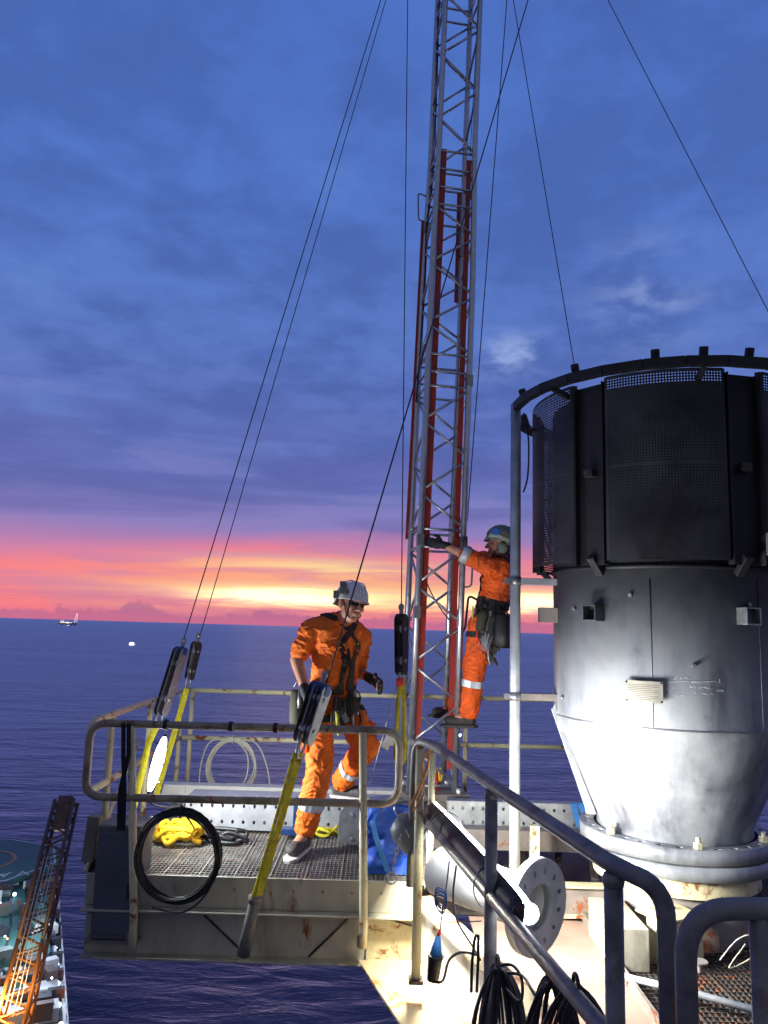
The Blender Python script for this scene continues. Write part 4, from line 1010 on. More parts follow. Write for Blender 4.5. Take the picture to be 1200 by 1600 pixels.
hank('black cable loops tied nearest the viewer at the end of the middle bar', 900, 1546, 2.35, .10, .5, 7, .006, BLACK, .03)
cable('black cable arching over the bright plate between the two hanks', [at(775, 1510, 2.95), at(800, 1508, 2.9), at(815, 1530, 2.85), at(813, 1565, 2.8), at(790, 1545, 2.9)], .0055)
cable('black cable sagging across the bright plate to the open hank', [at(790, 1520, 2.95), at(815, 1524, 2.85), at(832, 1548, 2.75), at(845, 1572, 2.7)], .0055)
cable('thin white cables coiled by the grating at the right edge', catmull([at(1125, 1500, 4.2), at(1150, 1470, 4.2), at(1175, 1462, 4.2), at(1182, 1490, 4.2), at(1140, 1512, 4.2), at(1165, 1475, 4.2)], 3), .0035, WROPE)
# stub beam on deck below the stack
sb = thing('stub_beam', 'short cream steel channel on edge under the stack flange', 'beam', (1.55, 4.45, -.35))
q = onz(1046, 1425, -.08); m = M(); m.box((q.x, q.y, -.086), (.30, .22, .012), Matrix.Rotation(rad(24), 3, 'Z')); m.build('top_plate', PAINT, sb, .002)
m = M(); m.box((q.x+.02, q.y-.02, -.215), (.26, .16, .24), Matrix.Rotation(rad(24), 3, 'Z')); m.build('web', FASC, sb, .003)
m = M(); m.box((q.x+.02, q.y+.05, -.07), (.06, .02, .012)); m.build('clip', BLUEP, sb)
sb2 = M(); sb2.box((1.42, 4.75, -.24), (.2, .5, .22)); solo('steel_support', sb2, FASC, 'grey steel support block behind the leftmost part of the stack flange', 'support', bevel=.004)
sb3 = M(); sb3.box((2.05, 4.2, -.25), (.16, .12, .2)); sb3.box((2.25, 4.0, -.25), (.03, .12, .2)); solo('steel_support', sb3, GALVP, 'pale steel feet on the grating at the right under the stack', 'support', bevel=.004)

# ------------------------------------------------------------------ people
def remesh(m, vox, smooth=6, disp=0, dscale=.12, seed=0):
    """melt overlapping closed shapes into one continuous surface"""
    me = bpy.data.meshes.new('tmp'); me.from_pydata([tuple(p) for p in m.v], [], m.f); me.update()
    ob = bpy.data.objects.new('tmp', me); COL.objects.link(ob)
    r = ob.modifiers.new('r', 'REMESH'); r.mode = 'VOXEL'; r.voxel_size = vox; r.use_smooth_shade = True
    if smooth:
        s = ob.modifiers.new('s', 'SMOOTH'); s.iterations = smooth; s.factor = .5
    dg = bpy.context.evaluated_depsgraph_get(); dg.update()
    out = bpy.data.meshes.new_from_object(ob.evaluated_get(dg))
    bpy.data.objects.remove(ob)
    g = M(); g.v = [v.co.copy() for v in out.vertices]; g.f = [tuple(p.vertices) for p in out.polygons]; g.sm = [True]*len(g.f)
    if disp:
        ns = [v.normal.copy() for v in out.vertices]
        for i, p in enumerate(g.v):
            q = p*(1/dscale)+V((seed, 0, 0)); q2 = V((q.x*.7+q.z*.5, q.y, q.z*1.3))
            rid = 1-abs(noise.noise(q2))*2.2
            wv = noise.noise(p*5.0+V((seed, 3, 1)))*1.6
            q3 = V((p.x*11+wv, p.y*11-wv, p.z*24+wv*2.2)); fold = max(0, 1-abs(noise.noise(q3))*3.0)**2
            q4 = V((p.x*20+p.z*9+wv*2, p.y*20, p.z*13-p.x*8)); fold2 = max(0, 1-abs(noise.noise(q4))*3.2)**2
            g.v[i] = p+ns[i]*disp*(rid*.45+noise.noise(q*2.7)*.45+fold*.8+fold2*.45-.3)
    return g
def hand(m, wr, d, side, palm_n, curl=.5, s=1.0):
    """palm, four bent fingers and a thumb; wr wrist, d pointing direction, side = thumb side"""
    d = V(d).normalized(); sd = V(side); sd = (sd-sd.dot(d)*d).normalized(); n_ = V(palm_n); n_ = (n_-n_.dot(d)*d-n_.dot(sd)*sd).normalized()
    m.capsule(wr, .026*s, wr+d*.03*s, .030*s); m.ell(wr+d*.055*s, (.042*s, .018*s, .05*s), fr3(sd, d), 14, 10)
    for k, L in enumerate((.070, .078, .073, .058)):
        b = wr+d*.09*s+sd*(.030-.020*k)*s; p = b; dd = d.copy()
        for q in range(3):
            an = curl*(.5+.5*q); dd = (dd*math.cos(an)+n_*math.sin(an)).normalized(); p2 = p+dd*L*s*(.45, .32, .26)[q]
            m.capsule(p, .0095*s, p2, .0088*s, 8); p = p2
    b = wr+d*.035*s+sd*.034*s; p2 = b+(sd*.6+d*.6+n_*.35).normalized()*.042*s; p3 = p2+(d*.85+n_*.55-sd*.1).normalized()*.034*s
    m.capsule(b, .014*s, p2, .011*s, 8); m.capsule(p2, .011*s, p3, .0095*s, 8)
def head_mesh(m, hc, up, face, s=1.0):
    up = V(up).normalized(); f = V(face); f = (f-f.dot(up)*up).normalized(); r_ = f.cross(up)
    P = lambda a, b, c: hc+(r_*a+f*b+up*c)*s
    F = Matrix((r_, f, up)).transposed()
    m.ell(P(0, -.012, .03), (.076*s, .094*s, .088*s), F, 20, 14)
    m.ell(P(0, .022, -.035), (.060*s, .066*s, .078*s), F, 18, 12)
    m.ell(P(0, .055, -.088), (.030*s, .026*s, .024*s), F, 12, 8)      # chin
    m.ell(P(0, .088, .022), (.050*s, .014*s, .012*s), F, 12, 8)       # brow
    m.capsule(P(0, .090, .010), .009*s, P(0, .112, -.028), .014*s, 10) # nose
    for q in (-1, 1):
        m.ell(P(q*.014, .100, -.032), (.009*s, .010*s, .008*s), F, 8, 6)
        m.ell(P(q*.040, .066, -.018), (.024*s, .022*s, .022*s), F, 10, 8)
        m.ell(P(q*.077, -.004, -.008), (.010*s, .020*s, .032*s), F, 10, 8)  # ear
    m.ell(P(0, .086, -.055), (.026*s, .012*s, .007*s), F, 10, 6); m.ell(P(0, .084, -.065), (.022*s, .012*s, .007*s), F, 10, 6)
    return P, F
def helmet(person, P, F, shell_m, band_m=None, front_band=True):
    m = M(); prof = []
    for k in range(11): t = math.pi/2*k/10; prof.append((math.sin(t), math.cos(t)))
    prof.append((1.02, -.16)); prof.append((1.05, -.22)); prof.append((.99, -.22))
    c = P(0, -.008, .048); vs = []; n_ = 32
    for (r_, z_) in prof:
        for k in range(n_):
            a = 2*math.pi*k/n_; ex = .128 if z_ > -.2 else .131
            ridge = .004*math.cos(a*1)*0
            vs.append(c+F @ V((r_*.104*math.cos(a), r_*ex*math.sin(a)+(.012 if (z_ < -.1 and math.sin(a) > .6) else 0), z_*.112-(.03*(math.sin(a) < -.2)*(z_ < -.1)))))
    m.add(vs, [(i*n_+k, (i+1)*n_+k, (i+1)*n_+(k+1) % n_, i*n_+(k+1) % n_) for i in range(len(prof)-1) for k in range(n_)], True)
    h = m.build('helmet', shell_m, person)
    m = M()
    for q in (-1, 0, 1): m.tube([c+F @ V((q*.035*math.sin(t)**.5, .129*math.cos(t), .114*math.sin(t))) for t in [.35+i*.24 for i in range(11)]], .0045, 6)
    m.build('ridge', shell_m, h)
    if band_m:
        m = M(); m.strip([c+F @ V((.108*math.cos(t), .134*math.sin(t), -.004+.018*math.sin(3*t))) for t in [i*math.pi/14 for i in range(-2, 31)]], [F @ V((math.cos(t), math.sin(t), 0)) for t in [i*math.pi/14 for i in range(-2, 31)]], .03, .003); m.build('band', band_m, h)
    return h, c
def person(name_label, J, palette, facing, face, up_head, loc):
    """J: joints in world space. One continuous body; coverall, gloves, boots and harness over it."""
    t = thing('person', name_label, 'person', loc)
    rt = (J['shr']-J['shl']).normalized()
    sp = (J['neck']-J['pel']).normalized(); fw = V(facing); fw = (fw-fw.dot(sp)*sp).normalized(); rt2 = fw.cross(sp)
    F = fr3(rt2, sp)
    b = M(); P, HF = head_mesh(b, J['head'], up_head, face)
    b.capsule(J['head']+V(up_head)*-.05, .052, J['neck'], .058)
    tb = palette.get('build', 0)
    def torso(m, g):
        g = g+tb
        m.ell(J['neck'].lerp(J['pel'], .12), (.165+g, .092+g, .10+g), F, 20, 12)
        m.ell(J['neck'].lerp(J['pel'], .34), (.160+g, .118+g, .17+g), F, 20, 12)
        m.ell(J['neck'].lerp(J['pel'], .66), (.142+g, .108+g, .17+g), F, 20, 12)
        m.ell(J['pel'], (.150+g, .112+g, .12+g), F, 20, 12)
        for s in ('l', 'r'): m.capsule(J['neck'], .06+g, J['sh'+s], .060+g)
    torso(b, 0)
    for s in ('l', 'r'):
        b.capsule(J['sh'+s], .056, J['el'+s], .043); b.capsule(J['el'+s], .043, J['wr'+s], .028)
        b.capsule(J['hip'+s], .088, J['kn'+s], .058); b.capsule(J['kn'+s], .056, J['an'+s], .042)
        d = (J['hd'+s]-J['wr'+s]).normalized(); hand(b, J['wr'+s], d, J['ths'+s], J['pn'+s], J['curl'+s], .86)
        b.capsule(J['an'+s]+V((0, 0, -.01)), .04, J['to'+s], .032)
    body = remesh(b, .0055, 3).build('body', SKIN, t)
    # coverall
    c = M(); torso(c, .018)
    for s in ('l', 'r'):
        e = J['slv'+s]; el = J['el'+s]
        c.capsule(J['sh'+s], .074, J['sh'+s].lerp(el, .55), .070)
        end = J['sh'+s].lerp(el, min(e, .99)) if e <= 1 else el.lerp(J['wr'+s], e-1)
        c.capsule(J['sh'+s].lerp(el, .4), .071, end, .063)
        if e > 1: c.capsule(J['sh'+s].lerp(el, .4), .072, el, .064)
        c.capsule(J['hip'+s], .108, J['kn'+s], .084); c.capsule(J['kn'+s], .083, J['an'+s]+(J['kn'+s]-J['an'+s])*.10, .073)
        c.ell(J['an'+s]+(J['kn'+s]-J['an'+s])*.10, (.078, .078, .03), fr3((1, 0, 0), J['kn'+s]-J['an'+s]), 14, 8)
    c.tube([J['neck']+V(up_head)*-.01, J['neck']+V(up_head)*.045], [.082, .070], 16)
    cm = remesh(c, .0058, 5, .010, .11, palette.get('seed', 0)); cov = cm.build('coverall', palette['cov'], t)
    bvh = BVHTree.FromPolygons([tuple(v) for v in cm.v], cm.f)
    def loop_band(m, c0, ax, wd, R_=.2, h=.004):
        ax = V(ax).normalized(); x = ax.orthogonal().normalized(); y = ax.cross(x); pts = []; ns = []
        for k in range(29):
            a = 2*math.pi*k/28; o_ = x*math.cos(a)+y*math.sin(a)
            hit = bvh.ray_cast(c0+o_*R_, -o_, R_)
            p = hit[0] if hit[0] is not None else c0+o_*.07
            pts.append(p+o_*h); ns.append(o_)
        m.strip(pts, ns, wd, .004)
    def proj(m, pts, wd, h=.006, th=.004):
        P2 = []; N2 = []
        for p in catmull(pts, 6):
            q = bvh.find_nearest(p)
            P2.append(q[0]+q[1]*h); N2.append(q[1])
        for _ in range(2):
            P2 = [P2[0]]+[(P2[i-1]+P2[i]*2+P2[i+1])/4 for i in range(1, len(P2)-1)]+[P2[-1]]
        m.strip(P2, N2, wd, th)
    # collar, chest pockets, front placket
    m = M(); nk = J['neck']+V(up_head)*.02; x0 = rt2; pts = []; ns = []
    for k in range(25):
        a = rad(-150+k*12.5); o_ = fw*-math.cos(a)*-1+rt2*math.sin(a); o_ = (fw*math.cos(a+math.pi)+rt2*math.sin(a+math.pi)); pts.append(nk+o_*.082+sp*(.03-.012*math.cos(a))); ns.append((o_+sp*.35))
    m.strip(pts, ns, .045, .006); m.build('collar', palette['cov'], cov)
    m = M()
    for q in (-1, 1): proj(m, [J['neck'].lerp(J['pel'], .26)+fw*.16+rt2*(q*.085-.038), J['neck'].lerp(J['pel'], .25)+fw*.16+rt2*(q*.085+.038)], .045, .004, .004)
    for s in ('l', 'r'):
        k_ = J['hip'+s].lerp(J['kn'+s], .62); sd_ = rt2*(.12 if s == 'r' else -.12); proj(m, [k_+sd_*(-1)+fw*.03, k_+sd_*(-1)-fw*.05], .11, .004, .004)
    m.build('pocket', palette['cov'], cov)
    m = M(); proj(m, [J['neck']+fw*.13+sp*-.04, J['neck'].lerp(J['pel'], .5)+fw*.17, J['pel']+fw*.15+sp*.04], .03, .003, .003); m.build('placket', palette['cov'], cov)
    # reflective bands round the shins
    for s in ('l', 'r'):
        m = M(); k_, a_ = J['kn'+s], J['an'+s]; loop_band(m, k_.lerp(a_, J.get('refl', .55)), a_-k_, .055, .16); m.build('reflective_band', REFL, cov)
    # gloves
    for s in ('l', 'r'):
        g_ = M(); d = (J['hd'+s]-J['wr'+s]).normalized(); hand(g_, J['wr'+s], d, J['ths'+s], J['pn'+s], J['curl'+s], 1.10); g_.capsule(J['wr'+s]-d*.035, .034, J['wr'+s]+d*.02, .034)
        remesh(g_, .0045, 2).build('glove', GLOVE, t)
        bt = M(); an, to = J['an'+s], J['to'+s]; dn = (to-an); dn.z = 0; dn.normalize()
        bt.capsule(an+V((0, 0, .05)), .055, an-V((0, 0, .02)), .054); bt.capsule(an+V((0, 0, -.04))-dn*.02, .044, to-V((0, 0, .0)), .042); bt.ell(to, (.046, .055, .036), fr3(dn.cross(V((0, 0, 1))), (0, 0, 1)), 14, 8)
        bo = remesh(bt, .007, 3).build('boot', palette['boot'], t)
        sl = M(); zc = min(to.z, an.z)-.05
        pl = [(-.05, -.045), (-.07, 0), (-.05, .045), (.05, .05), (.16, .05), (.20, .02), (.20, -.02), (.16, -.05), (.05, -.05)]
        L_ = (to-an).length
        tp = to-V((0, 0, .040)); hl = an-V((0, 0, .085)); ax = (tp-hl).normalized(); sid = ax.cross(V((0, 0, 1))).normalized(); nn = sid.cross(ax)
        sl.prism([(a*(L_+.08)/.20-.0, b_) for a, b_ in pl], .022, lambda a, b_, h: hl+ax*a+sid*b_+nn*h); sl.build('sole', palette['sole'], bo, .004)
    # harness
    hr = M()
    loop_band(hr, J['pel']+sp*.10, sp, .055, .3, .006)
    for s in ('l', 'r'): loop_band(hr, J['hip'+s].lerp(J['kn'+s], .22), J['kn'+s]-J['hip'+s], .045, .22)
    ch = J['neck'].lerp(J['pel'], .42)+fw*.16; bl = J['pel']+sp*.10+fw*.15; bk = J['neck'].lerp(J['pel'], .35)-fw*.16
    for s, q in (('l', -1), ('r', 1)):
        top = J['neck'].lerp(J['sh'+s], .52)+sp*.09
        proj(hr, [bl+rt2*q*.05, ch+rt2*q*.03, ch+sp*.12+rt2*q*.07, top+fw*.05, top-fw*.05, bk+sp*.08+rt2*q*.05, bk-sp*.12, J['pel']+sp*.1-fw*.15], .042)
        proj(hr, [J['pel']+sp*.08+rt2*q*.16, J['hip'+s]+rt2*q*.12-sp*.02, J['hip'+s].lerp(J['kn'+s], .2)+rt2*q*.11], .04)
    har = hr.build('harness', HARN, t)
    return t, P, HF, bvh, F, fw, rt2, sp, har, proj, cov

A_ = lambda px, py, Y: at(px, py, Y)
# worker on the platform
J = dict(head=A_(548, 946, 5.12), neck=A_(531, 976, 5.22), pel=A_(519, 1092, 5.32),
 shl=A_(487, 988, 5.18), shr=A_(561, 998, 5.34), ell=A_(463, 1030, 5.16), elr=A_(560, 1050, 5.42), wrl=A_(478, 1082, 5.04), wrr=A_(580, 1061, 5.22),
 hdl=A_(486, 1106, 5.0), hdr=A_(596, 1071, 5.14), hipl=A_(497, 1108, 5.26), hipr=A_(541, 1110, 5.40),
 knl=A_(500, 1196, 5.18), knr=A_(573, 1165, 5.26), anl=A_(476, 1305, 5.30), anr=A_(532, 1224, 5.66), tol=A_(458, 1333, 5.14), tor=A_(562, 1238, 5.60),
 thsl=V((.6, -.5, 0)), thsr=V((.0, -.4, 1)), pnl=V((.5, .5, -.2)), pnr=V((-.5, .2, -.8)), curll=.55, curlr=.75, slvl=.72, slvr=.70)
J['tol'].z = .055; J['anl'].z = .12
T1 = person('man in orange coveralls and white helmet striding along the platform beside the guard rail', J, dict(cov=ORC2, boot=BOOT, sole=SOLE, seed=3, build=.010), (.62, -.78, 0), (.55, -.82, -.30), (.16, .10, .98), (J['tol'].x, 5.2, 0))
t, P, HF, bvh, F, fw, rt2, sp, har, proj, cov = T1
h, hc = helmet(t, P, HF, HELW)
m = M(); m.ell(hc+HF@V((.10, .05, .02)), (.034, .034, .03)); m.cyl(hc+HF@V((.10, .05, .02)), hc+HF@V((.135, .085, .02)), .024, 14); m.box(hc+HF@V((.108, -.03, .0)), (.03, .06, .05)); m.box(hc+HF@V((.10, .02, .07)), (.04, .05, .04)); m.build('headlamp', HELG, h)
m = M(); m.strip([P(.074*math.sin(a), .082*math.cos(a)+.014, .012) for a in [i*.16 for i in range(-6, 7)]], [HF@V((math.sin(a), math.cos(a), 0)) for a in [i*.16 for i in range(-6, 7)]], .038, .004); m.build('goggles', GLASS, t)
m = M(); m.tube([P(-.07, .01, .02), P(-.06, .05, -.06), P(-.0, .06, -.118), P(.06, .05, -.06), P(.07, .01, .02)], .004, 6); m.build('chin_strap', HARN, h)
def gear(t, c, F_, n_, seed, mats, sx, sz, along=V((1, 0, 0)), g=1.0):
    random.seed(seed)
    for k in range(n_):
        mt = mats[k % len(mats)]; p = c+along*random.uniform(-sx, sx)+V((0, random.uniform(-.03, .02), random.uniform(-sz, 0)))
        m = M(); ty = random.randrange(4); C0 = p.copy()
        if ty == 0: m.tube(catmull([p, p+V((.018, -.01, -.03)), p+V((.012, 0, -.075)), p+V((-.014, .0, -.07)), p+V((-.016, 0, -.02))], 5, True), .0048, 7, True); nm = 'carabiner'
        elif ty == 1: m.tube(catmull([p, p+V((random.uniform(-.03, .03), -.015, -.08)), p+V((random.uniform(-.04, .04), -.01, -.17)), p+V((random.uniform(-.02, .02), 0, -.10))], 5), .0055, 7); nm = 'lanyard'
        elif ty == 2: m.box(p+V((0, 0, -.05)), (.028, .022, .075), Matrix.Rotation(random.uniform(-.5, .5), 3, 'Y')); nm = 'descender'
        else: m.capsule(p, .012, p+V((random.uniform(-.03, .03), 0, -.11)), .008, 8); nm = 'tool'
        m.v = [C0+(q-C0)*g for q in m.v]
        m.build(nm, mt, t)
GM = [GALV, BLACK, HARN, YEL, DARK, ROPEY, HARN]
gear(t, J['pel']+fw*.15+rt2*.0+sp*.09, F, 26, 3, [GALV, BLACK, HARN, YEL, DARK, OLIVE, HARN, DARK], .10, .14, rt2, 1.25)
gear(t, J['pel']+fw*.02+rt2*.18+sp*.06, F, 8, 5, [HARN, OLIVE, DARK, GALV], .06, .12, fw)
m = M(); m.tube([J['pel']+fw*.155+sp*.10, J['neck'].lerp(J['pel'], .5)+fw*.17, J['neck'].lerp(J['pel'], .25)+fw*.145+rt2*.02], .010, 8); m.build('lanyard', HARN, t)
for k, q in enumerate((-1, 1)):
    m = M(); m.box(J['neck'].lerp(J['pel'], .22)+fw*.135+rt2*q*.055, (.03, .02, .035), F); m.build('buckle', YEL, t, .004)
m = M(); bc_ = A_(466, 1105, 5.12)
m.tube([bc_+V((0, 0, .11)), bc_+V((0, 0, .09)), bc_, bc_-V((0, 0, .09)), bc_-V((0, 0, .11))], [.045, .055, .058, .055, .04], 14); m.build('tool_pouch', OLIVE, t)
m = M(); m.tube(catmull([bc_+V((-.03, -.03, .13)), bc_+V((.0, -.05, .17)), bc_+V((.04, -.03, .12))], 5), .006, 7); m.cyl(bc_+V((.01, -.05, .12)), bc_+V((.01, -.06, .0)), .01, 8); m.build('pouch_handle', GALV, t)
# worker on the mast
J = dict(head=A_(781, 851, 6.42), neck=A_(786, 884, 6.44), pel=A_(766, 962, 6.44),
 shl=A_(766, 888, 6.30), shr=A_(792, 880, 6.56), ell=A_(728, 868, 6.30), elr=A_(752, 872, 6.74), wrl=A_(694, 852, 6.34), wrr=A_(728, 858, 6.66),
 hdl=A_(668, 846, 6.36), hdr=A_(712, 852, 6.62), hipl=A_(752, 978, 6.36), hipr=A_(764, 972, 6.58),
 knl=A_(741, 1052, 6.34), knr=A_(738, 1040, 6.62), anl=A_(732, 1118, 6.40), anr=A_(706, 1106, 6.66), tol=A_(704, 1126, 6.46), tor=A_(684, 1112, 6.66),
 thsl=V((0, 0, 1)), thsr=V((0, 0, 1)), pnl=V((.1, 1, -.2)), pnr=V((.1, -1, -.2)), curll=.7, curlr=.9, slvl=.98, slvr=.95, refl=.22)
T2 = person('man in orange coveralls and grey helmet climbing the lattice mast behind the pale pole', J, dict(cov=ORC, boot=BOOTD, sole=BOOTD, seed=8), (-.96, .28, 0), (-.98, .10, .04), (.06, 0, 1), (J['anl'].x, 6.45, J['anl'].z-.1))
t, P, HF, bvh, F, fw, rt2, sp, har, proj, cov = T2
h, hc = helmet(t, P, HF, HELG, STICK)
m = M(); dl = HF@V((-1, 0, 0)); q = hc+HF@V((-.098, .05, .045)); m.cyl(q, q+dl*.009, .03, 20); m.build('emblem', BLUED, h)
m = M(); q = hc+HF@V((-.07, -.01, -.075)); m.ell(q+HF@V((-.015, .0, -.01)), (.022, .045, .05), HF); m.ell(q+HF@V((.155, .0, -.01)), (.022, .045, .05), HF); m.build('ear_defender', HELG, h)
m = M(); m.ell(P(0, -.045, .0), (.082, .062, .085), HF); m.build('hair', HAIRM, t)
m = M(); m.tube(catmull([P(-.076, .0, -.03), P(-.06, .045, -.08), P(0, .06, -.118), P(.06, .045, -.08)], 4), .004, 6); m.build('chin_strap', HARN, h)
# grey cuff
d = (J['ell']-J['shl']).normalized(); q = J['shl'].lerp(J['ell'], .98); m = M(); m.tube([q-d*.02, q+d*.045], [.072, .068], 18); m.build('cuff', REFL, cov)
side = -rt2
gear(t, J['pel']+side*.175+sp*.06-fw*.02, F, 34, 6, [GALV, BLACK, HARN, DARK, OLIVE, HARN, OLIVE], .13, .14, fw, 1.5)
m = M(); proj(m, [J['pel']+side*.14+fw*.12+sp*.07, J['pel']+side*.17+sp*.06, J['pel']+side*.14-fw*.12+sp*.05], .11, .008, .02); m.build('hip_pad', HARN, t)
m = M(); q = J['pel']+side*.20+fw*.02+sp*.02; m.tube([q, q-sp*.05, q-sp*.14, q-sp*.17], [.03, .045, .04, .02], 12); m.build('rope_bag', OLIVE, t)
gear(t, J['pel']+side*.17-sp*.08+fw*-.02, F, 24, 12, [OLIVE, HARN, DARK, GALV, REDM], .09, .12, fw, 1.4)
for ox in (.0, .03):
    m = M(); q = J['pel']+side*.17+fw*(.09+ox); m.tube(catmull([q+V((0, 0, .03)), q+V((.0, -.01, -.1)), q+V((.05, -.01, -.2)), q+V((.12, 0, -.26)), q+V((.13, 0, -.1))], 6), .007, 8); m.build('cord_loop', ROPEY if ox else OLIVE, t)
q = J['pel']+side*.17-fw*.13+V((0, 0, -.10)); m = M(); m.tube([q+V((0, 0, .13)), q+V((0, 0, .11)), q+V((0, 0, -.02)), q+V((0, 0, -.12)), q+V((0, 0, -.14))], [.065, .075, .08, .085, .06], 18); m.build('tool_pouch', BLACK, t)
m = M(); m.tube(fillet([J['pel']+fw*.14+sp*.10, J['pel']+fw*.22+sp*.12, cor[1]+V((.03, 0, 1.45)), cor[1]+V((-.05, .1, 1.45))], .05, 3), .010, 8); m.build('work_lanyard', HARN, t)
# foothold step on the mast
m = M(); m.tube([cor[1]+V((.0, -.02, .62)), cor[2]+V((.12, .0, .62))], .012, 8); m.build('foot_rung', ALU, ms)

# ------------------------------------------------------------------ ship with crane, lower left
DZ = -46.0
sh = thing('supply_ship', 'large lit vessel far below at the lower left with a green helideck', 'ship', (-60, 120, SEA))
O = V((-35.8, 99.4, DZ)); ya = (V((-62.2, 159.4, 0))-V((-35.8, 99.4, 0))).normalized(); xa = V((ya.y, -ya.x, 0)); SR = Matrix((xa, ya, V((0, 0, 1)))).transposed()
sl_ = lambda a, b, c=0.0: O+xa*a+ya*b+V((0, 0, c))
HULL = mat('ship_hull_paint', (40, 44, 56), .6, 0, .3, .2, .3, .1); SDK = mat('ship_deck_paint', (92, 106, 104), .7, 0, .4, .15, .45, .1, rustcol=(110, 66, 36))
SGR = mat('helideck_green', (56, 100, 96), .6, 0, .3, .2, 0, .1); SWH = mat('ship_white_paint', (190, 196, 200), .5, 0, .25, .3, .2, .1)
LW = mat('white_ship_light', (255, 255, 255), .5, 0, 0, 1, 0, 0, emit=(214, 228, 255), es=8); LO = mat('orange_ship_light', (255, 190, 100), .5, 0, 0, 1, 0, 0, emit=(255, 180, 90), es=9)
CRO = mat('orange_crane_tone', (170, 112, 50), .5, 0, .3, .6, 0, .1); CRD = mat('dark_crane_tone', (84, 70, 70), .6, 0, .3, .6, .2, .1)
m = M()
outl = [(0, -30), (0, 45), (-1.5, 60), (-30, 66), (-30, -30)]
m.prism(outl, 13.0, lambda a, b, h: sl_(a, b, h-6.5)); m.build('hull', HULL, sh)
m = M(); m.prism([(a*.99-.1, b) for a, b in outl], .1, lambda a, b, h: sl_(a, b, h+.06)); m.build('deck', SDK, sh)
m = M(); m.prism([(-.6, -30), (0, -30), (0, 45), (-1.5, 60), (-2.1, 60), (-.6, 45)], 1.1, lambda a, b, h: sl_(a, b, h+.6)); m.build('bulwark', SWH, sh)
m = M(); m.box(sl_(-16, 31, 1.5), (28, 34, 3), SR); m.build('deckhouse', SGR, sh)
for k in range(6):
    m = M(); m.box(sl_(-9.5, 2+k*5.2, .9+k*.12), (17, 2.7, 1.6), SR); m.build('pipe_rack', SWH, sh, .1)
    m = M(); m.box(sl_(-9.5, 4.6+k*5.2, 1.2+k*.12), (18.5, .9, 2.2), SR); m.build('rack_frame', HULL, sh, .05)
m = M(); hcx, hcy = -14, 56
oct_ = [(hcx+15*math.cos(math.pi*(k+.5)/4), hcy+15*math.sin(math.pi*(k+.5)/4)) for k in range(8)]
m.prism(oct_, .8, lambda a, b, h: sl_(a, b, 4+h)); hd_ = m.build('helideck', SGR, sh)
m = M(); m.lathe([(6.2, 4.43), (6.9, 4.43)], 48, sl_(hcx, hcy, 0)); m.build('circle', CRO, hd_)
m = M(); m.lathe([(14.0, 4.42), (14.4, 4.42)], 8, sl_(hcx, hcy, 0), Matrix.Rotation(math.atan2(ya.y, ya.x)+math.pi/8, 3, 'Z'), smooth=False); m.build('edge_line', SWH, hd_)
for a in (-1.2, 1.2):
    m = M(); m.box(sl_(hcx+a, hcy, 4.45), (.6, 3.6, .04), SR); m.build('marking', SWH, hd_)
m = M(); m.box(sl_(hcx, hcy, 4.45), (2.4, .6, .04), SR); m.build('marking', SWH, hd_)
tcu = bpy.data.curves.new('deck_letters', 'FONT'); tcu.body = 'VACV'; tcu.size = 3.4; tcu.space_character = 1.4; tcu.extrude = .02
tob = bpy.data.objects.new('tmp', tcu); COL.objects.link(tob); dg = bpy.context.evaluated_depsgraph_get(); dg.update()
tme = bpy.data.meshes.new_from_object(tob.evaluated_get(dg)); bpy.data.objects.remove(tob)
g = M(); g.v = [sl_(hcx+9-v.co.x, hcy-9-v.co.y, 4.48+v.co.z) for v in tme.vertices]; g.f = [tuple(p.vertices) for p in tme.polygons]; g.sm = [False]*len(g.f); g.build('letters', SWH, hd_)
random.seed(33)
for k in range(8):
    m = M(); m.tube([sl_(-26+k*3.4, 41, 0), sl_(-26+k*3.4, 43, 4)], .25, 6); m.build('helideck_support', SWH, sh)
lights = [(-2.4, 22, 3), (-7, 38, 3.6), (-1.2, 27, 1.6), (-1.0, 14, 1.4), (-1.0, 8, 1.4), (-.9, 20, 1.4), (-1.0, 2, 1.4), (-.9, -3, 1.4), (-9, 34, 3.6), (-18, 33, 3.6), (-1, 33, 1.6), (-1, 38, 1.6)]
for (a, b, c) in lights:
    m = M(); m.ell(sl_(a, b, c), (.28, .28, .28), None, 8, 6); m.build('deck_light', LW, sh)
lights2 = [(-5, -8, 2.5), (-12, -20, 3), (-3, -14, 2.2), (-14, -5, 2.5)]
for (a, b, c) in lights2:
    m = M(); m.ell(sl_(a, b, c), (.3, .3, .3), None, 8, 6); m.build('deck_light', LO, sh)
def plight(nm, loc, e, col, par):
    l = bpy.data.lights.new(nm, 'POINT'); l.energy = e; l.color = col; l.shadow_soft_size = .4
    o = bpy.data.objects.new(nm, l); COL.objects.link(o); o.parent = par; o.location = loc-V(par['o'])
plight('ship_light', sl_(-6, 17, 9), 5200, (.8, .9, 1), sh); plight('ship_light', sl_(-14, 34, 10), 2600, (.8, .95, 1), sh)
plight('ship_light', sl_(-8, -12, 8), 2600, (1, .62, .3), sh); plight('ship_light', sl_(-4, 2, 8), 2600, (.85, .9, 1), sh)
plight('ship_light', sl_(-15, -24, 9), 1500, (1, .62, .3), sh)
random.seed(77)
for k in range(30):
    a, b = random.uniform(-13, -1.2), random.uniform(-24, 34)
    m = M(); m.ell(sl_(a, b, random.uniform(2.2, 4.2)), (.13, .13, .13), None, 6, 4); m.build('small_light', LO if b < 6 or k % 3 == 0 else LW, sh)
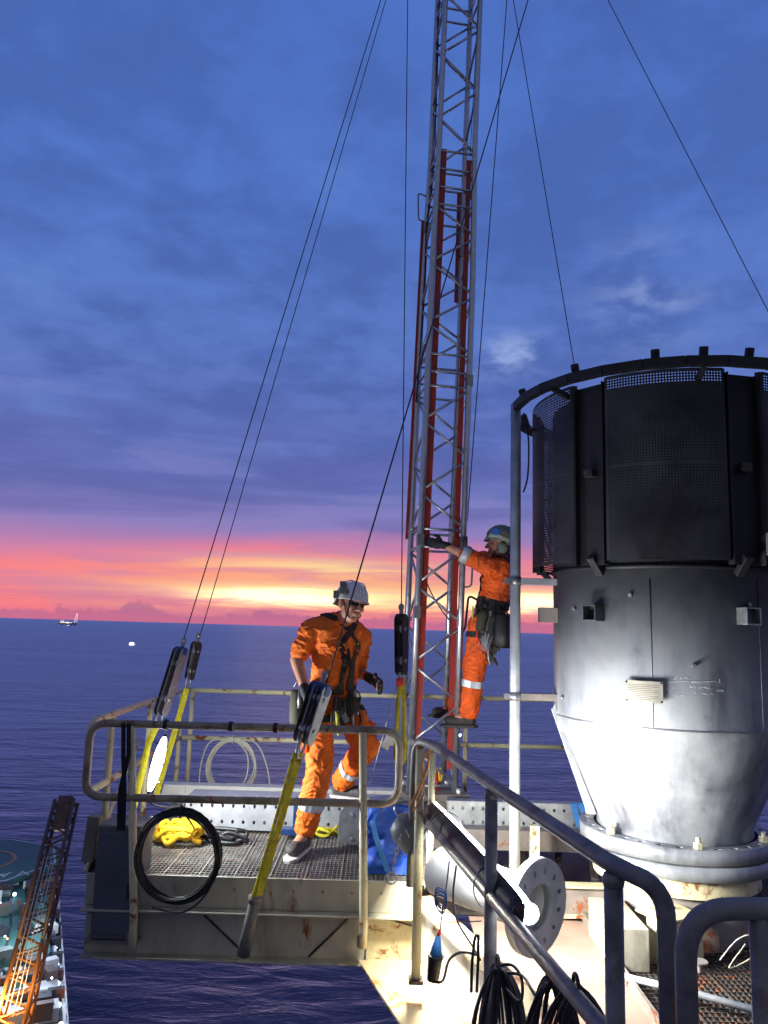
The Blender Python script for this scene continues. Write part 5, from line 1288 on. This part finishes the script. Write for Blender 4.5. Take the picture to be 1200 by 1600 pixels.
for k in range(70):
    a, b = random.uniform(-20, -1.2), random.uniform(-2, 46); big_ = random.random(); z_ = 3.0 if b > 14 else 1.6
    m = M(); m.box(sl_(a, b, z_+.5), (random.uniform(.5, 2.6), random.uniform(.5, 2.2), random.uniform(.6, 2.0)), SR @ Matrix.Rotation(random.choice((0, 0, .3)), 3, 'Z')); m.build('deck_gear', random.choice((SWH, HULL, SDK, CRD, SGR)), sh)
for k in range(14):
    b = -28+k*5.2; m = M(); m.tube([sl_(-.3, b, 1.1), sl_(-.3, b, 2.4)], .07, 5); m.tube([sl_(-.3, b, 2.4), sl_(-.3, b+5.2, 2.4)], .06, 5); m.build('rail_post', SWH, sh)
for k in range(7):
    a = -3-k*2.3; m = M(); m.tube([sl_(a, 12, 3.1), sl_(a+.4, 26, 3.1), sl_(a-.2, 44, 3.1)], .14, 5); m.build('deck_pipe', random.choice((SWH, CRD, HULL)), sh)
# deck cargo, each a thing of its own
cols = [('red brown', (150, 62, 40)), ('pale grey', (180, 178, 170)), ('ochre', (190, 130, 50)), ('orange', (214, 100, 40)), ('dark blue', (50, 62, 96)), ('white', (200, 196, 184)), ('dark brown', (84, 60, 50))]
cm_ = {n: mat(n.replace(' ', '_')+'_container', c, .6, 0, .3, .5, .3, .1) for n, c in cols}
spots = [(-4.0, -15, 2.4, 2.6), (-7.5, -14, 2.2, 4), (-4.6, -19, 3, 2.4), (-9.5, -18, 2.4, 2.4), (-3.4, -11, 2.0, 2.2), (-12.4, -15, 2.4, 5), (-7.0, -19.6, 2.2, 2.4), (-11.5, -9, 2.6, 2.6), (-14, -20, 2.5, 5), (-5.5, -7.4, 2.2, 2.2), (-8.5, -4.4, 3, 2.2), (-16.4, -13, 2.4, 5), (-9.5, -23, 2.4, 4), (-4.8, -23.5, 2.8, 2.6)]
wh = ['by the deck edge', 'in the middle of the deck', 'nearest the stern edge', 'behind the crane foot', 'close to the white rail', 'far across the deck', 'between two darker ones', 'beside the orange boom', 'at the picture corner', 'on the open brown deck', 'below the boom chords', 'at the far side of the cargo', 'lowest in the frame', 'in the bottom right of the cargo']
for k, (a, b, sx_, sy_) in enumerate(spots):
    n_, _ = cols[k % 7]; ht = random.choice((1.8, 2.4, 2.6)); root = thing('container', '%s cargo container on the vessel, %s' % (n_, wh[k]), 'container', sl_(a, b, .1), 'containers on the vessel deck')
    Rk = SR @ Matrix.Rotation(random.uniform(-.12, .12), 3, 'Z')
    m = M(); m.box(sl_(a, b, .1+ht/2), (sx_, sy_, ht), Rk); m.build('box', cm_[n_], root, .08)
    m = M()
    for q in range(int(sy_/.5)): m.box(sl_(a, b, .1+ht/2)+Rk@V((0, -sy_/2+.3+q*.5, 0)), (sx_+.1, .12, ht-.3), Rk)
    m.build('corrugation', cm_[n_], root)
    m = M(); m.box(sl_(a, b, .1+ht+.06), (sx_*.8, sy_*.8, .06), Rk); m.build('lid', cm_[cols[(k+1) % 7][0]], root)
tk = thing('tank', 'dark blue grey round tank with a pale cap on the vessel deck beside the boom', 'tank', sl_(-7.6, -1.6, .1))
m = M(); m.lathe([(1.3, .1), (1.3, 2.2), (1.1, 2.5), (0, 2.6)], 24, sl_(-7.0, -9.4, 0)); m.build('shell', HULL, tk); m = M(); m.lathe([(.5, 2.5), (.5, 2.9), (0, 2.95)], 14, sl_(-7.0, -9.4, 0)); m.build('cap', SWH, tk)
# crane on the vessel
cr = thing('crane', 'lattice boom crane on the vessel with an orange lit lower boom and dark tip', 'crane', at(20, 1600, 86))
tip, foot = at(104, 1252, 96), at(18, 1610, 86)
yb = (tip-foot).normalized(); xb = yb.cross(V((0, -1, .4))).normalized(); zb = xb.cross(yb)
def boom_pt(t_, a, b):
    w_ = 1.45*(1-.25*t_) if t_ > .1 else 1.45; return foot.lerp(tip, t_)+xb*a*w_+zb*b*.8
for k0, k1, mt_ in ((0, .36, CRO), (.36, 1.0, CRD)):  # orange light on the lower boom and the darker upper boom put into colour
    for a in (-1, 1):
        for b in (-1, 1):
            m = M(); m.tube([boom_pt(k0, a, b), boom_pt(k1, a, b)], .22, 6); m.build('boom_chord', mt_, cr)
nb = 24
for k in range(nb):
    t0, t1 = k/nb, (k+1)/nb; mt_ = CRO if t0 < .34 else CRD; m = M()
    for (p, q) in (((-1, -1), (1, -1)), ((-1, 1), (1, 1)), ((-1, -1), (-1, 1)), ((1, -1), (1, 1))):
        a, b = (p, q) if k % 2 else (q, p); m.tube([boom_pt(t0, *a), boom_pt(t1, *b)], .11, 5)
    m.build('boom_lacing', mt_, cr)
m = M(); m.box(tip-yb*1.4, (1.6, 3.8, 1.5), Matrix((xb, yb, zb)).transposed()); m.build('boom_head', CRD, cr, .1)
m = M()
for a in (-.5, -.2, .2, .5): m.tube([boom_pt(.05, a, 1.5), boom_pt(.72, a, 1.3)], .05, 5)
m.build('boom_rope', SWH, cr)
m = M(); m.box(foot+V((0, -1, -1.6)), (4.2, 4, 3)); m.build('cab', CRO, cr, .1)
plight('crane_light', foot+V((1.5, -2, 5)), 900, (1, .62, .2), cr)
# distant rig and boat
def far_pt(px, py): return onz(px, py, SEA)
rp = far_pt(108, 977.5); k_ = rp.y/1200.0
rg = thing('drilling_rig', 'tiny brightly lit offshore rig with a tall derrick on the horizon at the left', 'rig', rp)
FARM = mat('rig_steel', (120, 112, 118), .7, 0, .2, .01, 0, 0); LFAR = mat('lit_rig_wall', (255, 255, 255), .5, 0, 0, 1, 0, 0, emit=(255, 244, 226), es=.75); LFR = mat('red_rig_light', (255, 90, 60), .5, 0, 0, 1, 0, 0, emit=(255, 120, 90), es=1.5)
m = M(); m.box(rp+V((-2*k_, 0, 3.2*k_)), (24*k_, 14*k_, 2.2*k_)); m.build('hull', FARM, rg, .3*k_)
m = M(); m.box(rp+V((-5*k_, -7.5*k_, 4.6*k_)), (13*k_, 1*k_, 1.6*k_)); m.box(rp+V((-8*k_, -7.4*k_, 6.6*k_)), (5*k_, 1*k_, 1.6*k_)); m.box(rp+V((3*k_, -7.5*k_, 4.6*k_)), (7*k_, 1*k_, 1.3*k_)); m.build('lit_deck', LFAR, rg)
m = M()
for (a, b) in ((-1, -1), (1, -1), (1, 1), (-1, 1)): m.tube([rp+V(((9+a*2)*k_, b*2*k_, 4*k_)), rp+V(((11+a*.6)*k_, b*.6*k_, 19*k_))], .16*k_, 5)
for q in range(6): z_ = (5+q*2.4)*k_; m.tube([rp+V(((9.2+q*.3-1.6+q*.2)*k_, -2*k_, z_)), rp+V(((9.2+q*.3+1.6-q*.2)*k_, -2*k_, z_+2.2*k_))], .14*k_, 5)
m.build('derrick', LFAR, rg)
m = M(); m.box(rp+V((11*k_, -1*k_, 18.6*k_)), (2.6*k_, 1*k_, .8*k_)); m.build('derrick_light', LFR, rg)
for a in (-11, -4, 4, 9):
    m = M(); m.tube([rp+V((a*k_, 0, 0)), rp+V((a*k_, 0, 3*k_))], .9*k_, 8); m.build('leg', FARM, rg)
m = M(); m.box(rp+V((10*k_, -30*k_, .3*k_-0)), (3.4*k_, 2*k_, 1.0*k_)); m.build('lit_boat_landing', LFAR, rg)
bp_ = far_pt(206, 1008); k_ = bp_.y/1200.0
bo_ = thing('boat', 'small brightly lit boat alone on the sea right of the distant rig', 'boat', bp_)
m = M(); m.prism([(-5, 1.6), (5, 1.8), (4, 0), (-4, 0)], 3, lambda a, b, h: bp_+V((a*k_, h*k_, b*k_))); m.build('hull', LFAR, bo_)
m = M(); m.box(bp_+V((0, -1*k_, 2.9*k_)), (5.5*k_, 2.5*k_, 2.2*k_)); m.build('lit_cabin', LW, bo_, .2*k_)
m = M(); m.tube([bp_+V((1*k_, 0, 4*k_)), bp_+V((1*k_, 0, 7*k_))], .3*k_, 6); m.build('mast', FARM, bo_)

# purge unused, keep rotation of copied screens tidy
print('objects', len(bpy.data.objects))
